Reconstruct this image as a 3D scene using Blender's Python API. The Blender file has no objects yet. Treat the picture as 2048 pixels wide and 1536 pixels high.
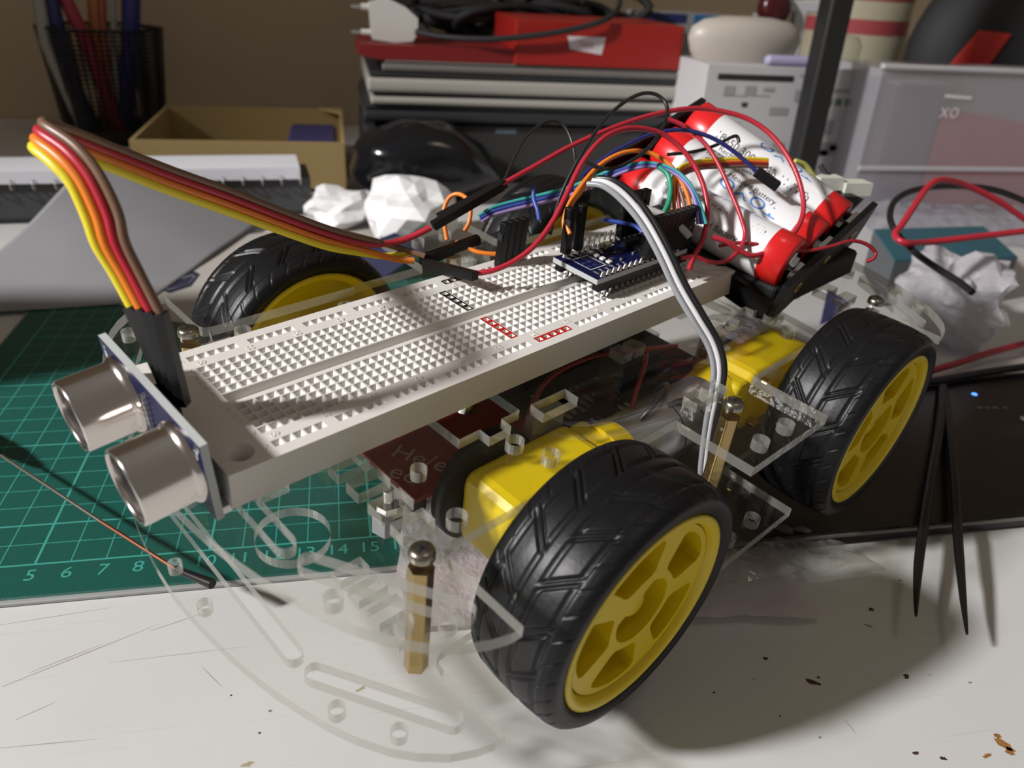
import bpy, bmesh, math, random
from mathutils import Vector, Matrix, noise
from mathutils.geometry import tessellate_polygon

# ------------------------------------------------------------------ camera, light, exposure
S = 0.001                                   # all lengths below are millimetres
sc = bpy.context.scene
COL = sc.collection
CAM = Vector((145.581, -212.007, 167.818))
RD = ((0.979093, -0.196340, 0.053171), (-0.044920, -0.463640, -0.884884), (0.198390, 0.863996, -0.462766))
FPX = 1601.59
cam_d = bpy.data.cameras.new('camera')
cam_d.sensor_width = 36.0
cam_d.lens = FPX / 2048 * 36.0
cam_d.clip_start = 0.01
cam_d.clip_end = 20
cam_d.dof.use_dof = True
cam_d.dof.focus_distance = 0.215
cam_d.dof.aperture_fstop = 17.0
cam = bpy.data.objects.new('camera', cam_d)
COL.objects.link(cam)
cm = Matrix.Identity(4)
for i in range(3):
    cm[i][0] = RD[0][i]; cm[i][1] = -RD[1][i]; cm[i][2] = -RD[2][i]; cm[i][3] = CAM[i] * S
cam.matrix_world = cm
sc.camera = cam

world = bpy.data.worlds.new('room_light')
sc.world = world
world.use_nodes = True
bg = world.node_tree.nodes['Background']
bg.inputs[0].default_value = (1.0, 0.90, 0.80, 1)
bg.inputs[1].default_value = 0.150

def lamp(name, kind, loc, target, power, color, size, cone=None, blend=0.3):
    d = bpy.data.lights.new(name, kind); d.energy = power; d.color = color
    if kind == 'AREA': d.shape = 'DISK'; d.size = size
    else: d.shadow_soft_size = size / 2; d.spot_size = cone; d.spot_blend = blend
    o = bpy.data.objects.new(name, d); COL.objects.link(o)
    o.location = loc
    o.rotation_euler = (Vector(target) - Vector(loc)).to_track_quat('-Z', 'Y').to_euler()
    return o
lamp('desk_lamp_light', 'SPOT', (-1.58, -0.434, 1.24), (0.24, 0.03, 0.04), 292.0, (1.0, 0.975, 0.965), 0.18, math.radians(33), 0.75)
lamp('ceiling_light', 'AREA', (0.75, -0.35, 1.75), (0.35, 0.30, 0.05), 1.3, (1.0, 0.86, 0.68), 0.30)
sc.view_settings.view_transform = 'Standard'
sc.view_settings.look = 'None'
sc.view_settings.gamma = 1
sc.view_settings.use_curve_mapping = False
sc.view_settings.exposure = 0.0
sc.cycles.transparent_max_bounces = 20
sc.cycles.max_bounces = 5
sc.cycles.use_adaptive_sampling = True
sc.cycles.adaptive_threshold = 0.03
sc.cycles.diffuse_bounces = 3
sc.cycles.glossy_bounces = 3
sc.cycles.caustics_reflective = False
sc.cycles.caustics_refractive = False

# ------------------------------------------------------------------ frames and pixel helpers
FD = Matrix.Identity(4)
FC = Matrix(((0.847518, -0.530020, 0.028137, 0.112792), (0.529749, 0.841422, -0.106652, -0.038133),
             (0.032853, 0.105295, 0.993898, 0.082214), (0, 0, 0, 1)))
FCi = FC.inverted()
def ray(u, v):
    x, y = (u - 1024) / FPX, (v - 768) / FPX
    return Vector([RD[0][i] * x + RD[1][i] * y + RD[2][i] for i in range(3)])
def at_d(u, v, d): return CAM + ray(u, v) * d
def at_z(u, v, z):
    r = ray(u, v); return CAM + r * ((z - CAM.z) / r.z)
def at_b(u, v, b):
    r = ray(u, v); return CAM + r * ((b - CAM.y) / r.y)
def c2d(p): return (FC @ (Vector(p) * S)) / S
def d2c(p): return (FCi @ (Vector(p) * S)) / S

# ------------------------------------------------------------------ materials
MATS = {}
def mat(name, color, rough=0.5, metal=0.0, bump=0.0, bscale=200.0, var=0.0, vscale=60.0, spec=0.5, emit=None, coat=0.0, sss=0):
    if name in MATS: return MATS[name]
    m = bpy.data.materials.new(name); m.use_nodes = True
    nt = m.node_tree; b = nt.nodes['Principled BSDF']
    b.inputs['Base Color'].default_value = (*color, 1)
    b.inputs['Roughness'].default_value = rough
    b.inputs['Metallic'].default_value = metal
    b.inputs['Specular IOR Level'].default_value = spec
    b.inputs['Coat Weight'].default_value = coat
    if emit:
        b.inputs['Emission Color'].default_value = (*emit[0], 1); b.inputs['Emission Strength'].default_value = emit[1]
    tc = nt.nodes.new('ShaderNodeTexCoord')
    if var:
        n = nt.nodes.new('ShaderNodeTexNoise'); n.inputs['Scale'].default_value = vscale; n.inputs['Detail'].default_value = 4
        nt.links.new(tc.outputs['Object'], n.inputs['Vector'])
        mx = nt.nodes.new('ShaderNodeMixRGB'); mx.inputs[1].default_value = (*[c * (1 - var) for c in color], 1)
        mx.inputs[2].default_value = (*[min(1, c * (1 + var)) for c in color], 1)
        nt.links.new(n.outputs['Fac'], mx.inputs[0]); nt.links.new(mx.outputs[0], b.inputs['Base Color'])
    if bump:
        n = nt.nodes.new('ShaderNodeTexNoise'); n.inputs['Scale'].default_value = bscale; n.inputs['Detail'].default_value = 3
        nt.links.new(tc.outputs['Object'], n.inputs['Vector'])
        bp = nt.nodes.new('ShaderNodeBump'); bp.inputs['Strength'].default_value = bump; bp.inputs['Distance'].default_value = 0.001
        nt.links.new(n.outputs['Fac'], bp.inputs['Height']); nt.links.new(bp.outputs[0], b.inputs['Normal'])
    MATS[name] = m
    return m

def clear_mat(name, tint, gloss_rough=0.03, ior=1.49, white=0.0, whitecol=(0.9, 0.9, 0.9), bump=0.0, bscale=300):
    if name in MATS: return MATS[name]
    m = bpy.data.materials.new(name); m.use_nodes = True
    nt = m.node_tree; nt.nodes.clear()
    out = nt.nodes.new('ShaderNodeOutputMaterial')
    tr = nt.nodes.new('ShaderNodeBsdfTransparent'); tr.inputs[0].default_value = (*tint, 1)
    gl = nt.nodes.new('ShaderNodeBsdfGlossy'); gl.inputs['Roughness'].default_value = gloss_rough
    fr = nt.nodes.new('ShaderNodeFresnel'); fr.inputs[0].default_value = ior
    geo = nt.nodes.new('ShaderNodeNewGeometry')          # back faces of a slab reflect like front faces
    inv = nt.nodes.new('ShaderNodeMath'); inv.operation = 'DIVIDE'; inv.inputs[0].default_value = 1.0; inv.inputs[1].default_value = ior
    iorsel = nt.nodes.new('ShaderNodeMix'); iorsel.inputs[2].default_value = ior
    nt.links.new(geo.outputs['Backfacing'], iorsel.inputs[0]); iorsel.inputs[3].default_value = 1.0 / ior
    nt.links.new(iorsel.outputs[0], fr.inputs[0])
    nt.nodes.remove(inv)
    base = tr.outputs[0]
    if white:
        df = nt.nodes.new('ShaderNodeBsdfDiffuse'); df.inputs[0].default_value = (*whitecol, 1)
        tl = nt.nodes.new('ShaderNodeBsdfTranslucent'); tl.inputs[0].default_value = (*whitecol, 1)
        m0 = nt.nodes.new('ShaderNodeMixShader'); m0.inputs[0].default_value = 0.5
        nt.links.new(df.outputs[0], m0.inputs[1]); nt.links.new(tl.outputs[0], m0.inputs[2])
        m1 = nt.nodes.new('ShaderNodeMixShader'); m1.inputs[0].default_value = white
        nt.links.new(base, m1.inputs[1]); nt.links.new(m0.outputs[0], m1.inputs[2]); base = m1.outputs[0]
    mx = nt.nodes.new('ShaderNodeMixShader')
    nt.links.new(fr.outputs[0], mx.inputs[0]); nt.links.new(base, mx.inputs[1]); nt.links.new(gl.outputs[0], mx.inputs[2])
    nt.links.new(mx.outputs[0], out.inputs[0])
    if bump:
        tc = nt.nodes.new('ShaderNodeTexCoord'); n = nt.nodes.new('ShaderNodeTexNoise'); n.inputs['Scale'].default_value = bscale
        nt.links.new(tc.outputs['Object'], n.inputs['Vector'])
        bp = nt.nodes.new('ShaderNodeBump'); bp.inputs['Strength'].default_value = bump; bp.inputs['Distance'].default_value = 0.001
        nt.links.new(n.outputs['Fac'], bp.inputs['Height'])
        nt.links.new(bp.outputs[0], gl.inputs['Normal']); nt.links.new(bp.outputs[0], fr.inputs['Normal'])
        if white: nt.links.new(bp.outputs[0], df.inputs['Normal'])
    MATS[name] = m
    return m

ACR = clear_mat('clear_acrylic', (0.993, 0.993, 0.988), 0.02, 1.33)
ACRE = clear_mat('acrylic_cut_edge', (0.72, 0.72, 0.67), 0.07, 1.8, 0.27, (0.88, 0.88, 0.82), 0.12, 400)
WHITE = mat('white_board_plastic', (0.70, 0.675, 0.64), 0.5)
RUB = mat('black_rubber', (0.006, 0.006, 0.0068), 0.40, bump=0.05, bscale=900, spec=0.25)
YEL = mat('yellow_plastic', (0.66, 0.49, 0.003), 0.38, var=0.06, vscale=40)
BLKP = mat('black_plastic', (0.0065, 0.0065, 0.007), 0.42, spec=0.25)
BLKM = mat('black_matte', (0.012, 0.012, 0.013), 0.7)
BRASS = mat('brass', (0.46, 0.34, 0.15), 0.28, 1.0, bump=0.1, bscale=500)
CHROME = mat('bright_steel', (0.78, 0.77, 0.76), 0.16, 1.0)
ALU = mat('brushed_aluminium', (0.66, 0.61, 0.575), 0.19, 1.0)
PCBB = mat('navy_circuit_board', (0.004, 0.006, 0.045), 0.4, spec=0.2)
PCBE = mat('bare_board_edge', (0.44, 0.46, 0.46), 0.6)
PCBR = mat('red_circuit_board', (0.22, 0.014, 0.010), 0.4)
SILK = mat('white_print', (0.72, 0.72, 0.72), 0.6)
SOLD = mat('solder', (0.75, 0.75, 0.73), 0.25, 1.0)

def wirecol(name, c): return mat('insulation_' + name, c, 0.36)
WC = dict(red=(0.42, 0.018, 0.035), darkred=(0.27, 0.012, 0.02), black=(0.010, 0.010, 0.011), orange=(0.74, 0.20, 0.02), yellow=(0.74, 0.60, 0.025),
          brown=(0.17, 0.095, 0.06), blue=(0.035, 0.07, 0.34), navy=(0.018, 0.022, 0.14), green=(0.02, 0.28, 0.17), purple=(0.28, 0.20, 0.42),
          grey=(0.30, 0.31, 0.33), white=(0.66, 0.66, 0.68), teal=(0.05, 0.34, 0.32), clear=(0.46, 0.44, 0.42))

# ------------------------------------------------------------------ mesh builder
class MB:
    def __init__(s): s.v = []; s.f = []; s.m = []; s.sm = []
    def add(s, vs, fs, mi=0, smooth=False):
        o = len(s.v); s.v += [Vector(p) for p in vs]
        for f in fs:
            s.f.append([i + o for i in f]); s.m.append(mi); s.sm.append(smooth)
        return s
    def box(s, c, size, rot=None, mi=0, top=None):
        c = Vector(c); hx, hy, hz = size[0] / 2, size[1] / 2, size[2] / 2
        vs = []
        for z in (-hz, hz):
            k = top if (top and z > 0) else 1.0
            for x, y in ((-hx, -hy), (hx, -hy), (hx, hy), (-hx, hy)):
                p = Vector((x * k, y * k, z))
                if rot is not None: p = rot @ p
                vs.append(c + p)
        s.add(vs, [(0, 3, 2, 1), (4, 5, 6, 7), (0, 1, 5, 4), (1, 2, 6, 5), (2, 3, 7, 6), (3, 0, 4, 7)], mi)
        return s
    def bbox(s, lo, hi, mi=0):
        return s.box([(a + b) / 2 for a, b in zip(lo, hi)], [b - a for a, b in zip(lo, hi)], None, mi)
    def rbox(s, lo, hi, r, mi=0, seg=3, axis=2):
        """box with rounded vertical edges (about axis) and chamfered caps"""
        ax = [i for i in range(3) if i != axis]
        x0, x1, y0, y1 = lo[ax[0]], hi[ax[0]], lo[ax[1]], hi[ax[1]]
        def ring(ins):
            out = []
            rr = max(r - ins, 0.01)
            for cx, cy, a0 in ((x1 - r, y1 - r, 0), (x0 + r, y1 - r, 90), (x0 + r, y0 + r, 180), (x1 - r, y0 + r, 270)):
                for k in range(seg + 1):
                    a = math.radians(a0 + 90 * k / seg); out.append((cx + rr * math.cos(a), cy + rr * math.sin(a)))
            return out
        c = min(r * 0.4, (hi[axis] - lo[axis]) * 0.25)
        levels = [(lo[axis], c), (lo[axis] + c, 0), (hi[axis] - c, 0), (hi[axis], c)]
        vs = []; n = 4 * (seg + 1)
        for h, ins in levels:
            for x, y in ring(ins):
                p = [0, 0, 0]; p[ax[0]] = x; p[ax[1]] = y; p[axis] = h; vs.append(p)
        fs = []
        for l in range(3):
            for k in range(n):
                fs.append((l * n + k, l * n + (k + 1) % n, (l + 1) * n + (k + 1) % n, (l + 1) * n + k))
        fs.append(list(range(n))[::-1]); fs.append(list(range(3 * n, 4 * n)))
        if axis == 1: fs = [f[::-1] for f in fs]
        s.add(vs, fs, mi); return s
    def cyl(s, p0, p1, r0, r1=None, seg=20, caps=True, mi=0, smooth=True):
        p0 = Vector(p0); p1 = Vector(p1); r1 = r0 if r1 is None else r1
        d = (p1 - p0).normalized(); a = d.orthogonal().normalized(); b = d.cross(a)
        vs = []
        for p, r in ((p0, r0), (p1, r1)):
            for k in range(seg):
                t = 2 * math.pi * k / seg; vs.append(p + (a * math.cos(t) + b * math.sin(t)) * r)
        s.add(vs, [(k, (k + 1) % seg, seg + (k + 1) % seg, seg + k) for k in range(seg)], mi, smooth)
        if caps:
            s.add(vs, [list(range(seg))[::-1], list(range(seg, 2 * seg))], mi)
        return s
    def lathe(s, prof, origin, axis, seg=32, mi=0, smooth=True, xref=None):
        o = Vector(origin); d = Vector(axis).normalized(); a = (Vector(xref) if xref else d.orthogonal()).normalized(); b = d.cross(a)
        vs = []
        for r, h in prof:
            for k in range(seg):
                t = 2 * math.pi * k / seg; vs.append(o + d * h + (a * math.cos(t) + b * math.sin(t)) * r)
        fs = []
        for i in range(len(prof) - 1):
            for k in range(seg):
                fs.append((i * seg + k, i * seg + (k + 1) % seg, (i + 1) * seg + (k + 1) % seg, (i + 1) * seg + k))
        s.add(vs, fs, mi, smooth); return s
    def tube(s, pts, r, seg=8, mi=0, caps=True, sub=6, rad=None, cr=True):
        P = [Vector(p) for p in pts]
        if cr and len(P) > 2:
            Q = []; RR = []
            for i in range(len(P) - 1):
                a = P[max(i - 1, 0)]; b = P[i]; c = P[i + 1]; d = P[min(i + 2, len(P) - 1)]
                for k in range(sub):
                    t = k / sub
                    Q.append(0.5 * ((2 * b) + (c - a) * t + (2 * a - 5 * b + 4 * c - d) * t * t + (3 * b - a - 3 * c + d) * t ** 3))
                    if rad: RR.append(rad[i] * (1 - t) + rad[i + 1] * t)
            Q.append(P[-1])
            if rad: RR.append(rad[-1])
        else:
            Q = P; RR = list(rad) if rad else None
        T = []
        for i in range(len(Q)):
            T.append((Q[min(i + 1, len(Q) - 1)] - Q[max(i - 1, 0)]).normalized())
        nrm = T[0].orthogonal().normalized(); vs = []
        for i in range(len(Q)):
            nrm = (nrm - T[i] * nrm.dot(T[i])).normalized(); bn = T[i].cross(nrm)
            rr = RR[i] if RR else r
            for k in range(seg):
                t = 2 * math.pi * k / seg; vs.append(Q[i] + (nrm * math.cos(t) + bn * math.sin(t)) * rr)
        n = len(Q); fs = []
        for i in range(n - 1):
            for k in range(seg):
                fs.append((i * seg + k, i * seg + (k + 1) % seg, (i + 1) * seg + (k + 1) % seg, (i + 1) * seg + k))
        s.add(vs, fs, mi, True)
        if caps: s.add(vs, [list(range(seg))[::-1], list(range((n - 1) * seg, n * seg))], mi)
        return s
    def prism(s, outer, z0, z1, holes=(), mi=0, mside=None, fr=None):
        """extruded outline with holes; fr maps (x,y,z)->Vector"""
        mside = mi if mside is None else mside
        fr = fr or (lambda x, y, z: Vector((x, y, z)))
        def area2(p): return sum(p[i][0] * p[(i + 1) % len(p)][1] - p[(i + 1) % len(p)][0] * p[i][1] for i in range(len(p)))
        loops = [list(outer) if area2(outer) > 0 else list(outer)[::-1]]
        for h in holes: loops.append(list(h)[::-1] if area2(h) > 0 else list(h))
        flat = [p for l in loops for p in l]
        tris = tessellate_polygon([[Vector((p[0], p[1], 0)) for p in l] for l in loops])
        def ccw(t):
            a, b, c = (flat[i] for i in t)
            return (b[0] - a[0]) * (c[1] - a[1]) - (c[0] - a[0]) * (b[1] - a[1]) > 0
        up = [t if ccw(t) else t[::-1] for t in tris]
        s.add([fr(p[0], p[1], z1) for p in flat], up, mi)
        s.add([fr(p[0], p[1], z0) for p in flat], [t[::-1] for t in up], mi)
        for l in loops:
            n = len(l)
            vs = [fr(p[0], p[1], z0) for p in l] + [fr(p[0], p[1], z1) for p in l]
            s.add(vs, [(i, (i + 1) % n, n + (i + 1) % n, n + i) for i in range(n)], mside)
        return s
    def flat(s, pts, mi=0):
        s.add(pts, [list(range(len(pts)))], mi); return s
    def text(s, string, size, M, mi=0, thick=0.0, wrap=None):
        """lettering; M maps mm text space (x right, y up) into the local frame"""
        cu = bpy.data.curves.new('t', 'FONT'); cu.body = string; cu.size = size; cu.align_x = 'CENTER'; cu.align_y = 'CENTER'
        cu.resolution_u = 3; cu.extrude = thick / 2
        ob = bpy.data.objects.new('t', cu); COL.objects.link(ob)
        bpy.context.view_layer.update()
        me = bpy.data.meshes.new_from_object(ob.evaluated_get(bpy.context.evaluated_depsgraph_get()))
        vs = [v.co.copy() for v in me.vertices]
        fs = [list(p.vertices) for p in me.polygons]
        bpy.data.objects.remove(ob); bpy.data.curves.remove(cu); bpy.data.meshes.remove(me)
        s.add([wrap(v) if wrap else M @ v for v in vs], fs, mi); return s
    def grid(s, fn, nu, nv, mi=0, smooth=True):
        vs = [fn(i / nu, j / nv) for j in range(nv + 1) for i in range(nu + 1)]
        fs = [(j * (nu + 1) + i, j * (nu + 1) + i + 1, (j + 1) * (nu + 1) + i + 1, (j + 1) * (nu + 1) + i) for j in range(nv) for i in range(nu)]
        s.add(vs, fs, mi, smooth); return s
    def build(s, name, mats, parent=None, label=None, solid=None, bevel=None):
        base = Vector(parent['base']) if parent is not None else Vector((0, 0, 0))
        me = bpy.data.meshes.new(name)
        me.from_pydata([tuple((v - base) * S) for v in s.v], [], s.f)
        for m in (mats if isinstance(mats, (list, tuple)) else [mats]): me.materials.append(m)
        me.polygons.foreach_set('material_index', s.m)
        me.polygons.foreach_set('use_smooth', s.sm)
        me.update()
        o = bpy.data.objects.new(name, me); COL.objects.link(o)
        if parent is not None:
            o.parent = parent; o['base'] = tuple(base)
        if label: o['label'] = label
        if bevel:
            b = o.modifiers.new('bevel', 'BEVEL'); b.width = bevel * S; b.segments = 2; b.limit_method = 'ANGLE'; b.angle_limit = 0.7
        if solid:
            b = o.modifiers.new('solid', 'SOLIDIFY'); b.thickness = solid * S; b.offset = 0
        return o

def thing(name, label, cat, frame=FD, base=(0, 0, 0), group=None):
    o = bpy.data.objects.new(name, None); COL.objects.link(o)
    o.empty_display_size = 0.01
    o.matrix_world = frame @ Matrix.Translation(Vector(base) * S)
    o['base'] = tuple(base); o['label'] = label; o['category'] = cat
    if group: o['group'] = group
    return o
def single(mb, name, label, cat, mats, frame=FD, base=(0, 0, 0), group=None, **kw):
    """a thing that is one mesh"""
    e = {'base': base}
    class _P(dict): pass
    b = Vector(base); mb.v = [v - b for v in mb.v]
    o = mb.build(name, mats, None, **kw)
    o.matrix_world = frame @ Matrix.Translation(b * S)
    o['label'] = label; o['category'] = cat
    if group: o['group'] = group
    return o
def circle(cx, cy, r, n=20): return [(cx + r * math.cos(2 * math.pi * k / n), cy + r * math.sin(2 * math.pi * k / n)) for k in range(n)]
def slot(x0, y0, x1, y1, w, n=7):
    d = Vector((x1 - x0, y1 - y0)); a = math.atan2(d.y, d.x); r = w / 2; out = []
    for k in range(n + 1):
        t = a - math.pi / 2 + math.pi * k / n; out.append((x1 + r * math.cos(t), y1 + r * math.sin(t)))
    for k in range(n + 1):
        t = a + math.pi / 2 + math.pi * k / n; out.append((x0 + r * math.cos(t), y0 + r * math.sin(t)))
    return out
def rect(x0, y0, x1, y1): return [(x0, y0), (x1, y0), (x1, y1), (x0, y1)]

# ------------------------------------------------------------------ setting: desk and wall
ZT = -2.0                                             # desk surface (the cutting mat is 2 mm thick, its top is z = 0)
def desk_material():
    m = bpy.data.materials.new('white_laminate'); m.use_nodes = True
    nt = m.node_tree; b = nt.nodes['Principled BSDF']; b.inputs['Roughness'].default_value = 0.34
    tc = nt.nodes.new('ShaderNodeTexCoord')
    n = nt.nodes.new('ShaderNodeTexNoise'); n.inputs['Scale'].default_value = 9; n.inputs['Detail'].default_value = 6
    nt.links.new(tc.outputs['Object'], n.inputs['Vector'])
    r = nt.nodes.new('ShaderNodeValToRGB'); r.color_ramp.elements[0].color = (0.56, 0.558, 0.55, 1); r.color_ramp.elements[1].color = (0.63, 0.628, 0.62, 1)
    nt.links.new(n.outputs['Fac'], r.inputs[0])
    cur = r.outputs[0]
    for rz, sc_, th in ((0.55, 1.0, 0.645), (0.30, 1.4, 0.66)):       # fine knife scratches
        mp = nt.nodes.new('ShaderNodeMapping'); mp.inputs['Rotation'].default_value = (0, 0, -rz); mp.inputs['Scale'].default_value = (16 * sc_, 1900 * sc_, 1)
        nt.links.new(tc.outputs['Object'], mp.inputs['Vector'])
        k = nt.nodes.new('ShaderNodeTexNoise'); k.inputs['Scale'].default_value = 1.0; k.inputs['Detail'].default_value = 1.5
        nt.links.new(mp.outputs[0], k.inputs['Vector'])
        g = nt.nodes.new('ShaderNodeMath'); g.operation = 'GREATER_THAN'; g.inputs[1].default_value = th + 0.075
        nt.links.new(k.outputs['Fac'], g.inputs[0])
        h = nt.nodes.new('ShaderNodeMath'); h.operation = 'MULTIPLY'; h.inputs[1].default_value = 0.28
        nt.links.new(g.outputs[0], h.inputs[0])
        mx = nt.nodes.new('ShaderNodeMixRGB'); mx.inputs[2].default_value = (0.33, 0.30, 0.24, 1)
        nt.links.new(h.outputs[0], mx.inputs[0]); nt.links.new(cur, mx.inputs[1]); cur = mx.outputs[0]
    nt.links.new(cur, b.inputs['Base Color'])
    return m
DESK = desk_material()
STAIN = mat('brown_stain', (0.045, 0.018, 0.010), 0.6)
RUST = mat('rusty_stain', (0.28, 0.13, 0.03), 0.7, var=0.5, vscale=900)
SPECK = mat('grey_speck', (0.20, 0.18, 0.15), 0.7)
desk = thing('desk', 'white laminate desk top with scratches and brown stains', 'desk', base=(350, 180, ZT - 25))
MB().bbox((-900, -420, ZT - 25), (1700, 742, ZT)).build('desk_top', DESK, desk, bevel=1.0)
MB().bbox((-880, 700, ZT - 700), (1680, 720, ZT - 25)).build('back_panel', DESK, desk)
for sx in (-870, 1650):
    MB().bbox((sx, -400, ZT - 720), (sx + 20, 700, ZT - 25)).build('side_panel', DESK, desk)
rs = random.Random(5)
def blot(u, v, w, h, m, seed, n=14, ang=0.0, jag=0.35):
    c = at_z(u, v, ZT); rr = random.Random(seed); pts = []
    for k in range(n):
        t = 2 * math.pi * k / n; j = 1 + jag * (rr.random() - 0.5) * 2
        x, y = math.cos(t) * w * j, math.sin(t) * h * j
        pts.append(Vector((c.x + x * math.cos(ang) - y * math.sin(ang), c.y + x * math.sin(ang) + y * math.cos(ang), ZT + 0.03)))
    MB().flat(pts).build('stain', m, desk)
for i, (u, v, w, h, m, a) in enumerate([(1625, 1364, 1.9, 0.8, STAIN, -0.6), (1637, 1355, 0.5, 0.4, STAIN, 0), (1531, 1317, 0.7, 0.6, STAIN, 0), (1742, 1219, 1.0, 0.7, STAIN, 0.4),
        (1738, 1252, 1.5, 0.25, STAIN, -0.7), (1813, 1353, 0.9, 0.7, STAIN, 0.3), (1831, 1506, 0.8, 0.5, STAIN, 0), (1886, 1517, 1.0, 0.6, STAIN, -0.3), (1428, 1385, 0.4, 0.3, STAIN, 0),
        (1583, 1190, 0.5, 0.3, SPECK, 0), (1800, 1161, 0.6, 0.35, SPECK, 0.5), (1640, 1475, 0.4, 0.3, SPECK, 0), (1560, 1432, 0.3, 0.3, STAIN, 0), (2010, 1490, 2.6, 1.3, RUST, 1.9), (2020, 1503, 1.2, 1.1, RUST, 0.2),
        (1975, 1511, 1.3, 0.5, RUST, 0.2), (1995, 1472, 1.0, 0.8, RUST, 0), (540, 1422, 0.5, 0.35, SPECK, 0), (519, 1466, 0.35, 0.3, STAIN, 0), (462, 1391, 0.3, 0.3, STAIN, 0), (495, 1529, 1.3, 0.6, mat('dry_glue_stain', (0.36, 0.32, 0.20), .7), 0.2),
        (722, 1378, 1.5, 0.5, mat('dry_glue_stain', (0.36, 0.32, 0.20), .7), 0.5), (1940, 1365, 0.6, 0.3, SPECK, 0), (1860, 1350, 0.3, 0.2, SPECK, 0), (700, 1110, 0.3, 0.3, SPECK, 0)]):
    blot(u, v, w, h, m, i, ang=a)
SCR = mat('scratch_mark', (0.36, 0.33, 0.27), .6)
for (u0, v0), (u1, v1), w in (((5, 1373), (330, 1243), .16), ((60, 1345), (215, 1284), .12), ((0, 1496), (205, 1477), .14), ((405, 1335), (448, 1378), .10), ((300, 1262), (410, 1225), .12), ((1688, 1438), (1716, 1472), .12), ((0, 1250), (240, 1212), .10), ((220, 1325), (520, 1290), .08), ((30, 1440), (120, 1400), .10), ((1500, 1360), (1518, 1357), .10)):
    a = at_z(u0, v0, ZT + .04); b_ = at_z(u1, v1, ZT + .04); d = (b_ - a).normalized(); n_ = Vector((-d.y, d.x, 0)) * w
    MB().flat([a - n_ * .3, b_, a + n_ * .3] if False else [a - n_ * .4, (a + b_) / 2 - n_, b_, (a + b_) / 2 + n_, a + n_ * .4]).build('scratch', SCR, desk)
WALL = mat('beige_wall', (0.52, 0.41, 0.28), 0.85, var=0.10, vscale=5, bump=0.05, bscale=60)
wb = MB().bbox((-2600, 744, -750), (2200, 764, 1700)).build('wall_back', WALL); wb['kind'] = 'structure'
wl = MB().bbox((-2620, -1300, -750), (-2600, 764, 1700)).build('wall_left', WALL); wl['kind'] = 'structure'
fl = MB().bbox((-2600, -1300, -770), (2200, 764, -750)).build('floor', mat('floor_tile', (0.30, 0.25, 0.2), 0.6)); fl['kind'] = 'structure'

# ------------------------------------------------------------------ cutting mat
matt = thing('cutting_mat', 'green cutting mat with a printed centimetre grid lying on the desk', 'cutting mat', base=(98, 137, ZT))
MB().rbox((-12, -14.6, ZT), (208, 290, 0.0), 3).build('mat_sheet', mat('mat_green', (0.002, 0.075, 0.058), 0.55, var=0.10, vscale=300, bump=0.08, bscale=900), matt)
MB().rbox((-13.2, -16, ZT), (209.2, 291.2, -0.5), 3.4).build('mat_rim', mat('mat_rim_grey', (0.30, 0.31, 0.31), 0.5), matt)
LINE = mat('mat_print_teal', (0.045, 0.30, 0.25), 0.6)
g = MB()
def hline(y, x0, x1, w): g.flat([(x0, y - w / 2, .04), (x1, y - w / 2, .04), (x1, y + w / 2, .04), (x0, y + w / 2, .04)])
def vline(x, y0, y1, w): g.flat([(x - w / 2, y0, .045), (x + w / 2, y0, .045), (x + w / 2, y1, .045), (x - w / 2, y1, .045)])
for k in range(0, 20): vline(10 * k, 0, 270, 0.75 if k % 5 == 0 else 0.34)
for k in range(0, 28): hline(10 * k, 0, 190, 0.75 if (k - 2) % 5 == 0 or k == 0 else 0.34)
g.build('grid_print', LINE, matt)
for k in range(0, 20):
    n = MB().text(str(k), 7.0, Matrix.Translation((10 * k - 0.6 + (0.8 if k < 10 else 0), -5.2, 0.05)))
    n.build('number', LINE, matt)

# ------------------------------------------------------------------ robot car
car = thing('robot_car', 'four-wheeled robot car of clear acrylic plates with yellow gear motors and black tyres', 'robot car', FC, (108, -18, -65))
YC, XC = -18.3, 108.0
fedge = [(0, -21), (9, -20.6), (16, -19.9), (24, -18.9), (31.6, -17.5), (37.7, -16.1), (44, -14.2), (51, -11.7), (57, -9.0), (63, -5.4), (67.3, -1.8), (71.5, 3.0), (74, 7.8), (75.2, 11.5)]
near_front = [(x, YC - d) for d, x in fedge] + [(14.2, YC - 75.4), (14.2, -72.5), (14.8, -70.6), (16.5, -69.7)]
half = near_front + [(63, -69.7), (63.6, -70.6), (90, -70.6), (90.2, -93.8), (126.4, -93.8), (126.6, -70.4)]
mir = [(2 * XC - x, y) for x, y in near_front][::-1]
outline = half + mir
outline = outline + [(x, 2 * YC - y) for x, y in outline[::-1]]
out2 = []
for p_ in outline:
    if not out2 or (abs(p_[0] - out2[-1][0]) + abs(p_[1] - out2[-1][1])) > 0.05: out2.append(p_)
if abs(out2[0][0] - out2[-1][0]) + abs(out2[0][1] - out2[-1][1]) < 0.05: out2.pop()
outline = out2
OSH = [(40, -30), (40, -44.8), (46.5, -44.6), (46.5, -48.3), (53.7, -48), (53.7, -44.4), (60, -44.3), (60, -30)]
q_holes = []                                            # features of the near front quarter
q_holes.append(slot(-7.3, -56.8, 8.6, -84.0, 4.2))
for y0, y1 in ((-39.2, -35.2), (-46.9, -42.2), (-55.2, -50.2), (-62.5, -58.1)): q_holes.append(rect(10.6, y0, 18.8, y1))
q_holes.append(OSH); q_holes.append(rect(64, -49, 76.6, -44.2))
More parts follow.
